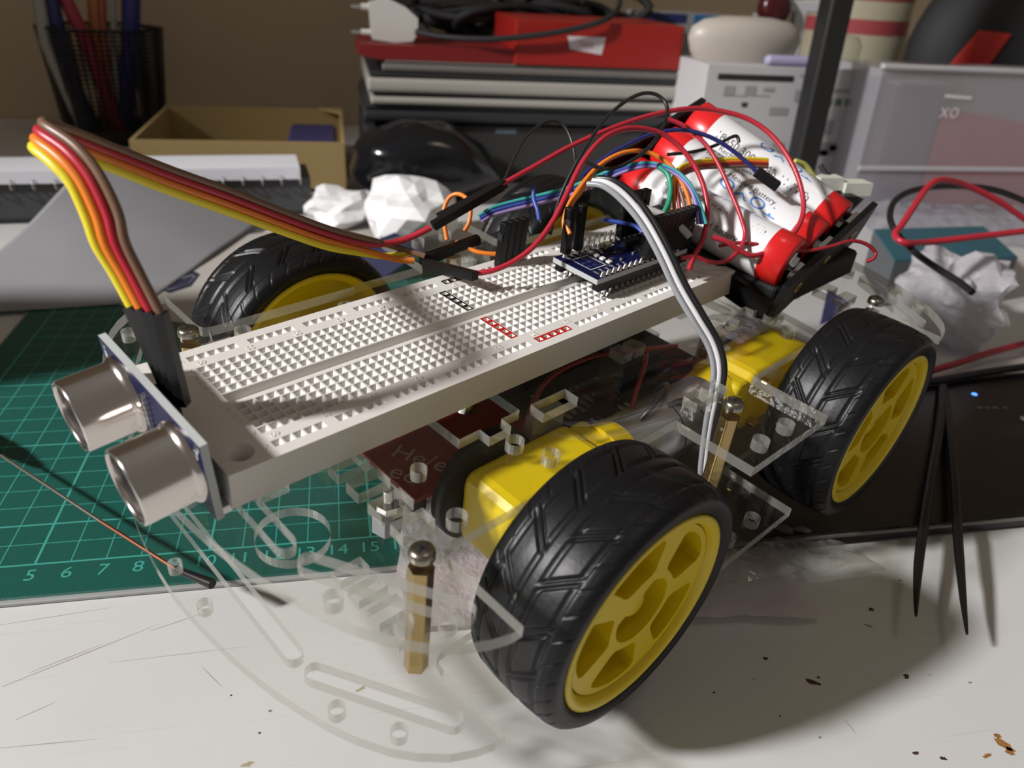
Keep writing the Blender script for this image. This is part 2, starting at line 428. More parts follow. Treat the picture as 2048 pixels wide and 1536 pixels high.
for x, y, r in ((50.7, -52.6, 2.3), (54.3, -61.2, 2.3), (23.2, -64.2, 2.3), (26.1, -47.4, 1.9), (101.9, -88.6, 2.2), (-8.4, -67.1, 1.8), (-1.6, -79.2, 1.8), (-16.9, -26.1, 1.7)):
    q_holes.append(circle(x, y, r, 18))
q_holes.append(rect(103, -42.1, 107.2, -37))
q_holes.append(rect(101, -69.6, 107.2, -65))
holes = []
for h in q_holes:
    for sx in (0, 1):
        for sy in (0, 1):
            holes.append([((2 * XC - x) if sx else x, (2 * YC - y) if sy else y) for x, y in h])
for sx in (0, 1):
    s1 = slot(-8.2, -50, -8.2, 13.4, 4.0); holes.append([((2 * XC - x) if sx else x, y) for x, y in s1])
    c1 = circle(10.0, YC, 9.4, 40); holes.append([((2 * XC - x) if sx else x, y) for x, y in c1])
for nm, z in (('upper_plate', -10.0), ('lower_plate', -43.0)):
    MB().prism(outline, z - 2.9, z, holes, 0, 1).build(nm, [ACR, ACRE], car, 'clear laser-cut acrylic plate')
# brass standoffs with screw heads
def hexpost(x, y, z0, z1, r=2.75):
    m = MB(); pr = [(x + r * math.cos(math.pi / 3 * k + 0.3), y + r * math.sin(math.pi / 3 * k + 0.3)) for k in range(6)]
    m.prism(pr, z0, z1); return m
for x, y in ((10.3, -69), (10.3, 32.4), (108, -76), (108, 39.4), (205.7, -69), (205.7, 32.4)):
    so = hexpost(x, y, -43, -12.9).build('standoff', BRASS, car, 'brass hex standoff', bevel=0.3)
    sw_ = MB().lathe([(0.01, 2.2), (1.9, 2.2), (2.6, 1.7), (2.8, 0.9), (2.8, 0)], (x, y, -10), (0, 0, 1), 24).build('screw', mat('dark_steel', (.34, .31, .26), .28, 1.0), so)
    sm_ = MB()
    for a in (0.4, 0.4 + math.pi / 2): sm_.box((x, y, -7.78), (3.2, 0.7, 0.1), Matrix.Rotation(a, 3, 'Z'))
    sm_.build('cross_recess', BLKM, so)
# gear motors
MOTB = mat('motor_can_steel', (0.55, 0.55, 0.56), 0.32, 1.0)
def motor(xa, yin, sx, sy):
    """xa axle x, yin inner face y, sx = +1: body runs towards +x; sy = -1: outward is -y"""
    fx = lambda x: xa + sx * x
    fy = lambda y: yin + sy * y
    def bx(m, x0, x1, y0, y1, z0, z1, r=2.0, axis=1):
        a, b_ = sorted((fx(x0), fx(x1))); c, d = sorted((fy(y0), fy(y1)))
        m.rbox((a, c, z0), (b_, d, z1), r, axis=axis)
    m = MB(); bx(m, -11.3, 26, 0, 18.6, -43.0, -20.6, 4.0); bx(m, 25, 33, 0.5, 18.1, -42.4, -22.4, 2.5)
    gb = m.build('gearbox', YEL, car, 'yellow plastic gearbox', bevel=0.8)
    m = MB(); m.cyl((fx(31), fy(9.3), -32), (fx(40.5), fy(9.3), -32), 10.9, 9.4, 32); m.build('motor_clip', YEL, gb)
    m = MB(); m.cyl((fx(38), fy(9.3), -32), (fx(58), fy(9.3), -32), 9.9, None, 32); m.cyl((fx(58), fy(9.3), -32), (fx(60), fy(9.3), -32), 4, None, 20); m.build('motor_can', MOTB, gb)
    m = MB(); m.cyl((xa, fy(-8), -32), (xa, fy(40), -32), 2.6, None, 16); m.build('axle', mat('white_axle', (.7, .7, .66), .5), gb)
    m = MB(); m.lathe([(2, 0), (16.0, 0), (16.4, 0.8), (16.4, 3.6), (15, 4), (2, 4)], (xa, fy(-1.0), -32), (0, -sy, 0), 40); m.build('encoder_disc', BLKP, gb)
    m = MB()
    for px, pz in ((9, -24.4), (9, -39.6)):
        m.cyl((fx(px + 11), fy(-2.6), pz), (fx(px + 11), fy(21), pz), 1.5, None, 12); m.cyl((fx(px + 11), fy(-4), pz), (fx(px + 11), fy(-1.2), pz), 2.8, None, 18)
    m.build('mounting_screw', BRASS, gb)
for xa, sx in ((53.0, 1), (169.5, -1)):
    motor(xa, -44.6, sx, -1); motor(xa, 8.2, sx, 1)
# clear acrylic motor brackets standing beside the gearboxes
for xb in (72, 150):
    for y0, y1 in ((-44.2, -41.4), (4.4, 7.2)):
        MB().bbox((xb - 6, y0, -43), (xb + 6, y1, -16)).build('motor_bracket', [ACRE], car)
# wheels
def tyre_mesh():
    m = MB(); N = 17; NT, NY = N * 26, 56
    prof = [(-11.6, 26.0), (-12.6, 27.0), (-13.0, 28.4), (-12.7, 30.0), (-11.6, 31.3), (-9.6, 31.95), (-5, 32.4), (0, 32.5), (5, 32.4), (9.6, 31.95), (11.6, 31.3), (12.7, 30.0), (13.0, 28.4), (12.6, 27.0), (11.6, 26.0)]
    L = [0]
    for a, b_ in zip(prof, prof[1:]): L.append(L[-1] + math.dist(a, b_))
    def pt(t):
        s_ = t * L[-1]
        for i in range(len(prof) - 1):
            if s_ <= L[i + 1] + 1e-9:
                k = (s_ - L[i]) / (L[i + 1] - L[i]); return (prof[i][0] + (prof[i + 1][0] - prof[i][0]) * k, prof[i][1] + (prof[i + 1][1] - prof[i][1]) * k)
        return prof[-1]
    P = [pt(j / NY) for j in range(NY + 1)]
    vs = []
    for i in range(NT):
        th = 2 * math.pi * i / NT
        for y, r in P:
            ay = abs(y); gr = 0.0
            ph = i / 26.0 + (0.5 if y > 0 else 0.0); fr = (ph + 1e-6) % 1.0
            if 1.5 < ay < 8.6:
                e = min(fr - 0.10, 0.92 - fr) * 12.0                 # mm from the block ends
                ey = min(ay - 1.9, 8.1 - ay)
                dd = min(e, ey)
                if fr > 0.05 and fr < 0.97 and -0.55 < dd < 0.35: gr = 0.85
                elif dd <= -0.55: gr = 0.10
            elif 9.2 < ay < 12.4:
                f2 = (ph + 0.3) % 0.5
                if f2 < 0.05: gr = 0.55
            rr = r - gr * (0.8 if ay < 12 else 0.3)
            tq = th - 0.075 * ay * 2 * math.pi / N            # rows of vertices follow the slanted grooves
            vs.append((rr * math.cos(tq), y, rr * math.sin(tq)))
    n = NY + 1; fs = []
    for i in range(NT):
        for j in range(NY):
            a = i * n + j; b_ = ((i + 1) % NT) * n + j
            fs.append((a, a + 1, b_ + 1, b_))
    m.add(vs, fs, 0, True); return m
RIMD = YEL
def rim_mesh():
    """outer side towards -y"""
    m = MB()
    prof = [(26.0, 11.6), (26.2, 12.2), (25.4, 12.5), (24.2, 12.3), (23.6, 11.6), (22.9, 9.4), (22.4, 6.2), (20.5, 5.6), (6.0, 5.2), (0.01, 5.2)]
    m.lathe(prof[::-1], (0, 0, 0), (0, -1, 0), 64)
    inner = [(26.0, 11.6), (26.2, 12.2), (24.6, 12.4), (23.4, 11.0), (22.6, 2.0), (12.0, 1.0), (6.5, 3.0), (6.3, 9.0), (3.0, 9.0), (0.01, 8.8)]
    m.lathe(inner[::-1], (0, 0, 0), (0, 1, 0), 64)
    # star plate with windows in front of the recess floor
    fr = lambda x, y, z: Vector((x, -z, y))
    out = circle(0, 0, 22.85, 64)
    wins = []
    for k in range(5):
        a0 = 2 * math.pi * (k + 0.5) / 5; w_ = []
        for r, da in ((11.0, -0.34), (12.4, -0.42), (19.6, -0.44), (20.9, -0.38), (21.3, -0.19), (21.4, 0.0), (21.3, 0.19), (20.9, 0.38), (19.6, 0.44), (12.4, 0.42), (11.0, 0.34), (10.6, 0)):
            w_.append((r * math.cos(a0 + da), r * math.sin(a0 + da)))
        wins.append(w_)
    pea = []
    for k in range(40):
        a0 = 2 * math.pi * k / 40; dd_ = abs((a0 - 2.18 + math.pi) % (2 * math.pi) - math.pi); r = 8.7 - 3.3 * max(0.0, 1 - (dd_ / 0.8) ** 2)
        pea.append((r * math.cos(a0), r * math.sin(a0)))
    m.prism(out, 5.0, 10.6, wins + [pea], 0, 0, fr)
    m.lathe([(0.01, 9.0), (2.6, 9.0), (3.4, 8.4), (3.4, 5.0)][::-1], (0, 0, 0), (0, -1, 0), 20)
    return m
tm = tyre_mesh(); rm = rim_mesh()
first = None
for i, (x, y, out, rot) in enumerate(((53.0, -84.5, -1, 0.0), (169.8, -84.2, -1, 0.35), (53.0, 50.8, 1, 0.9), (169.8, 50.8, 1, 0.2))):
    wh = bpy.data.objects.new('wheel', None); COL.objects.link(wh); wh.parent = car
    wh.empty_display_size = 0.005
    wh.matrix_local = Matrix.Translation((Vector((x, y, -32.3)) - Vector(car['base'])) * S) @ Matrix.Rotation(0 if out < 0 else math.pi, 4, 'Z') @ Matrix.Rotation(rot, 4, 'Y')
    wh['label'] = 'yellow spoked wheel with a black rubber tyre'
    wh['base'] = (0, 0, 0)
    if first is None:
        ty = tm.build('tyre', RUB, wh); rim = rm.build('rim', YEL, wh, bevel=None); first = (ty, rim)
    else:
        for src in first:
            c = src.copy(); COL.objects.link(c); c.parent = wh
# boards carried between the plates
m = MB(); m.bbox((38, -32, -38.4), (86, 16, -36.8)); rb = m.build('driver_board', PCBR, car, 'red motor driver circuit board')
m = MB()
Mt = Matrix.Translation((50, -21, -36.75)) @ Matrix.Rotation(math.radians(-62), 4, 'Z')
m.text('He/er', 8.5, Mt); m.text('ec', 8.5, Mt @ Matrix.Translation((-3, -8, 0))); m.build('board_print', mat('dull_print', (0.42, 0.30, 0.26), .6), rb)
m = MB()
for x, y in ((41, -29), (83, -29), (41, 13), (83, 13)): m.cyl((x, y, -43), (x, y, -38.4), 2.6, None, 12)
m.build('spacer', BLKP, rb)
m = MB(); m.cyl((30, -31, -43), (30, -31, -37.5), 4.2, None, 6, smooth=False); m.build('locknut', mat('grey_metal_nut', (.25, .26, .28), .3, 1.0), car)
m = MB(); m.cyl((30, -31, -37.5), (30, -31, -34.6), 3.0, None, 6, smooth=False); m.cyl((30, -31, -34.6), (30, -31, -30), 1.5, None, 12); m.build('bolt', CHROME, car)
m = MB(); m.cyl((52, -33, -12.9), (52, -33, -9), 2.6, None, 16); m.cyl((52, -33, -9.0), (52, -33, -8.6), 2.6, 1.5, 16); m.build('plate_screw', CHROME, car)
m = MB(); m.bbox((88, -43, -40.5), (166, 16, -38.5)); bb2 = m.build('power_board', mat('black_circuit_board', (0.012, 0.010, 0.010), .45), car, 'black circuit board with pale printing')
m = MB(); Mt = Matrix.Translation((86, -44, -38.45)) @ Matrix.Rotation(math.radians(-100), 4, 'Z')
m.text('oHc', 9, Mt); m.build('board_print', mat('dull_grey_print', (0.36, 0.34, 0.33), .6), bb2)
m = MB(); rs = random.Random(3)
for r_ in range(3):
    for k in range(9):
        x = 95 + k * 3.2 + r_ * 1.5; y = -36 + r_ * 10.0; l = rs.uniform(3.5, 7.5)
        m.bbox((x, y - l / 2, -38.45), (x + 1.5, y + l / 2, -38.35))
m.build('printed_bar', mat('dull_grey_print', (0.36, 0.34, 0.33), .6), bb2)
m = MB(); m.cyl((112, -33, -38.4), (112, -33, -31), 4.0, None, 20); m.cyl((124, -44, -38.4), (124, -44, -29), 3.1, None, 20); m.bbox((100, -18, -38.4), (126, -2, -28)); m.build('capacitor', BLKP, bb2)
# wires inside the chassis
for pts, c, r in (([(95, -54, -32), (104, -48, -22), (118, -40, -17), (128, -30, -20), (134, -20, -26)], 'darkred', 0.8),
                  ([(96, -52, -30), (100, -56, -20), (110, -54, -17), (120, -48, -24), (126, -52, -34)], 'black', 0.8),
                  ([(104, -62, -30), (110, -56, -23), (117, -58, -22), (124, -64, -30)], 'black', 0.7),
                  ([(70, -36, -34), (84, -30, -20), (100, -32, -15), (118, -38, -15), (140, -36, -22)], 'darkred', 0.8)):
    MB().tube(pts, r).build('motor_lead', wirecol(c, WC[c]), car)
# clear tape on the upper plate above the rear motor
m = MB(); m.grid(lambda a, b_: Vector((138 + 20 * a, -58 + 14 * b_, -9.6 + 0.9 * noise.noise(Vector((a * 5, b_ * 5, 1))))), 14, 10)
m.build('tape', clear_mat('clear_tape', (0.93, 0.93, 0.93), 0.15, 1.5, 0.16, (.75, .75, .85), 1.5, 250), car)

# ------------------------------------------------------------------ breadboard
P_ = 2.54
bread = thing('breadboard', 'long white solderless breadboard on top of the robot car', 'breadboard', FC, (75, -14, -8.5))
X0, X1, Y0, Y1, TR = -12.6, 162.4, -37.45, 9.5, 2.163
rows = [('T', -TR), *[(c, r) for c, r in zip('jihgf', range(0, 5))], *[(c, r) for c, r in zip('edcba', range(7, 12))], ('B', 11 + TR)]
ink = {}
for r in range(0, 5): ink[(28, r)] = 1
for r in range(7, 12): ink[(28, r)] = 2
for c in range(30, 35):
    ink[(c, 'T')] = 1; ink[(c, 'B')] = 2
m = MB()
HO, HI, HD = 1.06, 0.42, 1.25
def quad(x0, x1, y0, y1, z=0.0, mi=0): m.add([(x0, y0, z), (x1, y0, z), (x1, y1, z), (x0, y1, z)], [(0, 1, 2, 3)], mi)
def hole_cell(cx, cy, mi):
    h = P_ / 2; HO = 1.06 if not mi else 0.72
    o = [(-h, -h), (h, -h), (h, h), (-h, h)]; a = [(-HO, -HO), (HO, -HO), (HO, HO), (-HO, HO)]; b_ = [(-HI, -HI), (HI, -HI), (HI, HI), (-HI, HI)]
    vs = [(cx + x, cy + y, 0) for x, y in o] + [(cx + x, cy + y, 0) for x, y in a] + [(cx + x, cy + y, -HD) for x, y in b_] + [(cx + x, cy + y, -4.5) for x, y in b_]
    m.add(vs, [(k, (k + 1) % 4, 4 + (k + 1) % 4, 4 + k) for k in range(4)], mi)
    m.add(vs, [(4 + k, 4 + (k + 1) % 4, 8 + (k + 1) % 4, 8 + k) for k in range(4)], 0)
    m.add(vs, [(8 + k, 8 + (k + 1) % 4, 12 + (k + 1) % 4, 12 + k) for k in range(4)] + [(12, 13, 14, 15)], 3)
XA, XB = -P_ / 2, 59 * P_ + P_ / 2
ybands = []
for nm, r in rows:
    yc = -r * P_; ybands.append((yc + P_ / 2, yc - P_ / 2))
    if nm in 'TB':
        for c in range(60):
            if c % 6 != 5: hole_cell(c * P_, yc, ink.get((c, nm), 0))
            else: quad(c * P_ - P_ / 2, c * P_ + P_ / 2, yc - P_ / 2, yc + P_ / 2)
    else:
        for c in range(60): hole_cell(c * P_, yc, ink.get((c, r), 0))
prev = Y1
GY0, GY1 = -(4 * P_) - P_ / 2 - 0.35, -(7 * P_) + P_ / 2 + 0.35
for hi, lo in ybands:
    if prev - hi > 0.001:
        if hi < GY0 and prev > GY1 and prev - hi > 4:      # centre channel, 1.6 mm deep
            quad(XA, XB, GY0, prev); quad(XA, XB, hi, GY1)
            q = [(XA, GY0, 0), (XB, GY0, 0), (XB, GY0 - 0.9, -1.8), (XA, GY0 - 0.9, -1.8), (XA, GY1 + 0.9, -1.8), (XB, GY1 + 0.9, -1.8), (XB, GY1, 0), (XA, GY1, 0)]
            m.add(q, [(0, 3, 2, 1), (3, 4, 5, 2), (4, 7, 6, 5), (0, 7, 4, 3), (1, 2, 5, 6)])
        else: quad(XA, XB, hi, prev)
    prev = lo
quad(XA, XB, Y0, prev)
for xa, xb, hx in ((X0, XA, -7.5), (XB, X1, 157.3)):        # end zones with a sunk mounting hole
    o = [(xa, Y0), (xb, Y0), (xb, Y1), (xa, Y1)]; hy = -32.1 if xa < 0 else 4.2; hc = circle(hx, hy, 2.9, 20)
    fl_ = o + hc
    tr_ = tessellate_polygon([[Vector((*p, 0)) for p in o], [Vector((*p, 0)) for p in hc]])
    def up_(t):
        a, b_, c = (fl_[i] for i in t); return t if (b_[0] - a[0]) * (c[1] - a[1]) - (c[0] - a[0]) * (b_[1] - a[1]) > 0 else t[::-1]
    m.add([(*p, 0) for p in fl_], [up_(t) for t in tr_])
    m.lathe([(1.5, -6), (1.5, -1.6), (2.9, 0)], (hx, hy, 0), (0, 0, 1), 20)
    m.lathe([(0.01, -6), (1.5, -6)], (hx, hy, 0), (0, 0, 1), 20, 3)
c4 = [(X0, Y0), (X1, Y0), (X1, Y1), (X0, Y1)]
m.add([(*p, -8.5) for p in c4] + [(*p, 0) for p in c4], [(0, 3, 2, 1), (0, 1, 5, 4), (1, 2, 6, 5), (2, 3, 7, 6), (3, 0, 4, 7)])
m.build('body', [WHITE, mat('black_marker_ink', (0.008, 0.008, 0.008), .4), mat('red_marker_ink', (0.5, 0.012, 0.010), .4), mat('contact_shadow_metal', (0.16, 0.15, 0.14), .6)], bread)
m = MB(); m.prism([(-36, -8.5), (-31.5, -8.5), (-33.6, -12.6)], -14.4, -11.2, (), 0, 0, lambda a, b_, z: Vector((z, a, b_)))
m.bbox((-14.3, -4, -8), (-12.6, 2, -3)); m.build('joining_tab', WHITE, bread)
m = MB()
R180 = Matrix.Rotation(math.pi, 4, 'Z')
for k in range(13):
    n = str(60 - 5 * k) if k < 12 else '1'
    for y in (P_ * 1.07, -(11 + 1.07) * P_): m.text(n, 2.1, Matrix.Translation((5 * k * P_ + (0.5 if k else 1.0), y, 0.02)) @ R180, thick=0.24)
for ch, r in rows:
    if ch in 'TB': continue
    m.text(ch.upper(), 1.9, Matrix.Translation((-P_ * 1.0, -r * P_, 0.02)) @ Matrix.Rotation(math.radians(180), 4, 'Z'), thick=0.24)
m.text('X', 1.9, Matrix.Translation((-2.6, -(11 + TR) * P_, .02)) @ R180, thick=.24); m.text('Y', 1.9, Matrix.Translation((-2.6, TR * P_, .02)) @ R180, thick=.24)
m.build('embossed_lettering', WHITE, bread)

# ------------------------------------------------------------------ ultrasonic sensor at the front
su = Vector((0.02, -1, -0.04)).normalized(); sv = Vector((-0.09, -0.04, 1)); sv = (sv - su * sv.dot(su)).normalized(); sw = su.cross(sv)
SC = Vector((-17.1, -14.9, 0.5))
def sp(x, y, z): return SC + su * x + sv * y + sw * z
sens = thing('ultrasonic_sensor', 'blue ultrasonic distance sensor with two silver cylinders at the breadboard end', 'sensor', FC, tuple(SC - sv * 10))
m = MB(); m.prism(rect(-22.5, -10, 22.5, 10), -1.6, 0, [circle(x, y, 0.9, 12) for x in (-20.8, 20.8) for y in (-8.4, 8.4)], 0, 1, sp); m.build('circuit_board', [PCBB, PCBE], sens)
m = MB()
m.text('R', 3.2, Matrix.Identity(4), wrap=lambda v: sp(v.x - 20.2, v.y + 6, 0.03)); m.text('T', 3.2, Matrix.Identity(4), wrap=lambda v: sp(v.x + 20.2, v.y + 6, 0.03))
m.build('board_print', SILK, sens)
for x in (-13.1, 13.1):
    o_ = sp(x, -0.3, 0)
    can = MB().lathe([(8.9, 0), (8.9, 1.0), (8.45, 1.5), (8.1, 2.0), (8.1, 11.6), (7.9, 12.0), (7.35, 12.0), (7.25, 11.2), (7.25, 10.0)], o_, sw, 56).build('transducer', ALU, sens, 'silver metal transducer cylinder')
    MB().lathe([(7.25, 10.1), (7.0, 10.2), (0.01, 10.2)], o_, sw, 40).build('grille', mat('dark_wire_mesh', (0.028, 0.028, 0.03), .45, .6, bump=1.0, bscale=1500), can)
m = MB()
for k in range(7): m.box(sp(-0.8, 7.4 - k * 1.4, 0.5), (1.0, 1.0, 0.9), Matrix((su, sv, sw)).transposed())
m.build('solder_joint', SOLD, sens)
m = MB()
for k in range(4): m.box(sp(-3.8 + 2.54 * k, 4.6, -2.9), (2.4, 2.5, 2.6), Matrix((su, sv, sw)).transposed())
m.build('pin_header', BLKP, sens)
m = MB()
for k in range(4):
    m.tube([sp(-3.8 + 2.54 * k, 4.6, -1), sp(-3.8 + 2.54 * k, 4.6, -4.6), sp(-3.8 + 2.54 * k, 6.0, -5.2), sp(-3.8 + 2.54 * k, 12, -5.2)], 0.32, 6, sub=2)
m.build('pin', CHROME, sens)
m = MB()
for x, y, w, h in ((-6, -6, 5, 3.6), (4, -6.5, 4, 3.4), (0, 1, 3, 4)): m.box(sp(x, y, -2.2), (w, h, 1.2), Matrix((su, sv, sw)).transposed())
m.build('chip', BLKP, sens)

# ------------------------------------------------------------------ ribbon cable (yellow, orange, red, brown) with plugs
def lerp(a, b_, t): return a + (b_ - a) * t
rcols = ['yellow', 'orange', 'red', 'brown']
ribbon = thing('ribbon_jumper_cable', 'flat four-wire ribbon of yellow, orange, red and brown arching up from the sensor', 'cable', FD, tuple(c2d((-12, -5, 8))))
# centre line given in camera depth, ribbon width direction interpolated
def cpt(x, y, z): return c2d((x, y, z))
foot = [(-11.9, -16.2), (-11.6, -12.2), (-11.3, -8.4), (-11.0, -4.6)]          # plug feet on the sensor pins (car x, y)
Lpx = [[(262, 612), (280, 616), (300, 622), (321, 628)], [(226, 546), (243, 547), (262, 548), (281, 549)], [(192, 490), (210, 488), (230, 486), (250, 484)], [(171, 432), (192, 430), (213, 427), (235, 423)], [(140, 366), (158, 360), (177, 353), (196, 345)], [(101, 324), (116, 313), (132, 301), (148, 289)],
       [(66, 293), (70, 277), (76, 261), (85, 246)], [(112, 298), (116, 284), (121, 269), (127, 255)], [(205, 330), (208, 317), (212, 303), (216, 290)], [(330, 379), (333, 366), (337, 352), (341, 339)], [(450, 422), (453, 409), (457, 395), (461, 382)],
       [(560, 462), (562, 450), (566, 437), (570, 425)], [(650, 493), (652, 482), (655, 469), (659, 458)], [(715, 505), (720, 498), (735, 488), (742, 480)]]
Dp = [151, 149, 147, 146, 145, 145, 147, 153, 166, 180, 196, 211, 224, 233]
ends = [[(770, 512, 239), (822, 505, 243)], [(790, 518, 239), (828, 521, 241)], [(800, 482, 239), (862, 455, 240)], [(800, 497, 241), (850, 512, 242)]]
for k, c in enumerate(rcols):
    fx, fy_ = -12.2, -14.6 + 2.54 * (k) * -1 + 5.2
    top_ = cpt(-13.0, -15.2 + 3.81 - 2.54 * k + 2.0, 20.5)
    kk = 3 - k if False else k
    pts = [at_d(*Lpx[i][kk], Dp[i] + (k - 1.5) * 0.15) for i in range(len(Lpx))] + [at_d(*e) for e in ends[kk]]
    MB().tube(pts, 0.97, 8).build('wire', wirecol(c, WC[c]), ribbon, c + ' wire')
# plugs: black housings between the sensor pins and the wire ends
pl_top = [at_d(*Lpx[0][k], Dp[0]) for k in range(4)]
for k in range(4):
    b0 = c2d(sp(-3.8 + 2.54 * k, 6.2, -5.2)); t0 = pl_top[k] + (pl_top[k] - pl_top[1]) * 0
    d = (t0 - b0); L = d.length; d.normalize()
    sd = (pl_top[3] - pl_top[0]).normalized(); sd = (sd - d * sd.dot(d)).normalized(); up_v = d.cross(sd)
    rot = Matrix((sd, up_v, d)).transposed()
    MB().box((b0 + t0) / 2 - d * 0.3, (2.2, 2.3, L + 1.2), rot).build('plug', BLKP, ribbon)
for (u0, v0, d0), (u1, v1, d1), w in (((866, 452, 241), (1003, 372, 247), 2.5), ((850, 527, 240), (950, 552, 226), 2.5), ((845, 519, 244), (958, 478, 250), 2.6), ((878, 436, 244), (1010, 366, 250), 2.5), ((842, 524, 243), (905, 500, 247), 2.5)):
    a = at_d(u0, v0, d0); b_ = at_d(u1, v1, d1); d = (b_ - a).normalized(); s_ = d.cross(Vector((0, 0, 1))).normalized(); n_ = s_.cross(d)
    MB().box((a + b_) / 2, (w, w, (b_ - a).length), Matrix((s_, n_, d)).transposed()).build('plug', BLKP, ribbon)

# ------------------------------------------------------------------ micro controller board on the breadboard
AX0, AX1, AY0, AY1, AZ = 105.4, 148.6, -26.4, -8.6, 6.6
ard = thing('microcontroller_board', 'small navy microcontroller board plugged into the breadboard', 'circuit board', FC, (127, -17.5, 0))
MB().prism(rect(AX0, AY0, AX1, AY1), AZ - 1.6, AZ, (), 0, 1).build('circuit_board', [PCBB, PCBE], ard)
for y in (-10.1, -25.3):
    h = MB().bbox((AX0 + 1, y - 1.2, 2.4), (AX1 - 1, y + 1.2, AZ - 1.6)).build('pin_header', BLKP, ard)
    m = MB()
    for k in range(15):
        x = AX0 + 3.3 + 2.54 * k
        if x < AX1 - 2: m.bbox((x - .32, y - .32, -3), (x + .32, y + .32, 3)); m.cyl((x, y, AZ), (x, y, AZ + 1.3), 0.95, 0.4, 10); m.cyl((x, y, AZ), (x, y, AZ + (4.2 if y > -15 else 1.6)), 0.33, None, 6)
    m.build('pin', SOLD, h)
b_ = MB().bbox((AX0 + 17, -14.6, AZ), (AX0 + 21, -11.0, AZ + 1.5)).build('reset_button', CHROME, ard)
MB().rbox((AX0 + 17.8, -14.0, AZ + 1.5), (AX0 + 20.2, -11.6, AZ + 2.4), .5).build('button_cap', mat('cream_plastic', (.75, .72, .5), .5), b_)
for k in range(4): MB().rbox((AX0 + 11.2, -13.2 - k * 2.6, AZ), (AX0 + 12.8, -11.6 - k * 2.6, AZ + 0.7), .3).build('led', mat('led_lens', (.8, .8, .76), .3), ard)
m = MB(); rs = random.Random(8)
for k in range(12):
    x = AX0 + rs.uniform(13, 24); y = rs.uniform(-22, -12); m.bbox((x, y, AZ), (x + 1.2, y + .7, AZ + .5))
m.build('resistor', SOLD, ard)
m = MB(); z = AZ + .03
for a in ((3.2, -20.8, 10.2, -20.5), (3.2, -13.2, 10.2, -12.9), (3.2, -20.8, 3.5, -12.9), (9.9, -20.8, 10.2, -12.9)): m.flat([(AX0 + a[0], a[1], z), (AX0 + a[2], a[1], z), (AX0 + a[2], a[3], z), (AX0 + a[0], a[3], z)])
for k, t in enumerate(('TX1', 'RX0', 'RST', 'GND', 'D2', 'D3')):
    m.text(t, 1.3, Matrix.Translation((AX0 + 3.4 + 2.54 * k, -22.8, z)) @ Matrix.Rotation(math.pi / 2, 4, 'Z')); m.text(t[::-1][:2], 1.3, Matrix.Translation((AX0 + 3.4 + 2.54 * k, -12.0 + .3, z)) @ Matrix.Rotation(math.pi / 2, 4, 'Z'))
m.build('board_print', SILK, ard)
m = MB()
for k in range(6): m.cyl((AX0 + 4.6 + 2.4 * (k % 2), -19 + 2.4 * (k // 2), AZ), (AX0 + 4.6 + 2.4 * (k % 2), -19 + 2.4 * (k // 2), AZ + .1), .8, None, 12)
m.build('pad', mat('pad_dark', (.02, .03, .12), .3), ard)
MB().bbox((AX0 + 26, -22, AZ), (AX0 + 36, -13, AZ + 1.2)).build('chip', BLKP, ard)

# ------------------------------------------------------------------ battery holder and cells
bu = Vector((0.97, 0.08, 0.23)).normalized(); bv = Vector((0.14, -0.96, -0.25)); bv = (bv - bu * bv.dot(bu)).normalized(); bn = bu.cross(-bv)
if bn.z < 0: bn = -bn
BC = Vector((188.0, -16.2, 13.8))
def bp(a, l, h): return BC + bu * a + bv * l + bn * h
hold = thing('battery_holder', 'black plastic three-cell battery holder tilted on the rear of the robot car', 'battery holder', FC, tuple(bp(0, 0, -11)))
m = MB(); m.prism(rect(-31.5, -38.5, 31.5, 38.5), -12.2, -10, (), 0, 0, bp); m.build('tray_floor', BLKP, hold)
for l0, l1 in ((-38.5, -36.3), (36.3, 38.5)):
    e = MB().prism(rect(-31.5, l0, 31.5, l1), -12.2, 5.5, (), 0, 0, bp).build('end_wall', BLKP, hold)
    m = MB()
    for a in (-19.5, 0, 19.5):
        lo = l1 if l0 > 0 else l0
        m.lathe([(1.0, 0.4 * (1 if l0 > 0 else -1)), (1.9, 0.4 * (1 if l0 > 0 else -1)), (2.0, 0)], bp(a, lo, -2), bv, 16)
    m.build('rivet', BRASS, e)
for a0, a1 in ((-31.5, -29.6), (29.6, 31.5)): MB().prism(rect(a0, -37, a1, 37), -12, -3, (), 0, 0, bp).build('side_wall', BLKP, hold)
for a in (-9.75, 9.75): MB().prism(rect(a - .6, -37, a + .6, 37), -12, -7, (), 0, 0, bp).build('divider', BLKP, hold)
m = MB()
for a in (-19.5, 0, 19.5): m.prism(rect(a - 4, 34.5, a + 4, 36.3), -6, 4, (), 0, 0, bp)
m.build('contact', CHROME, hold)
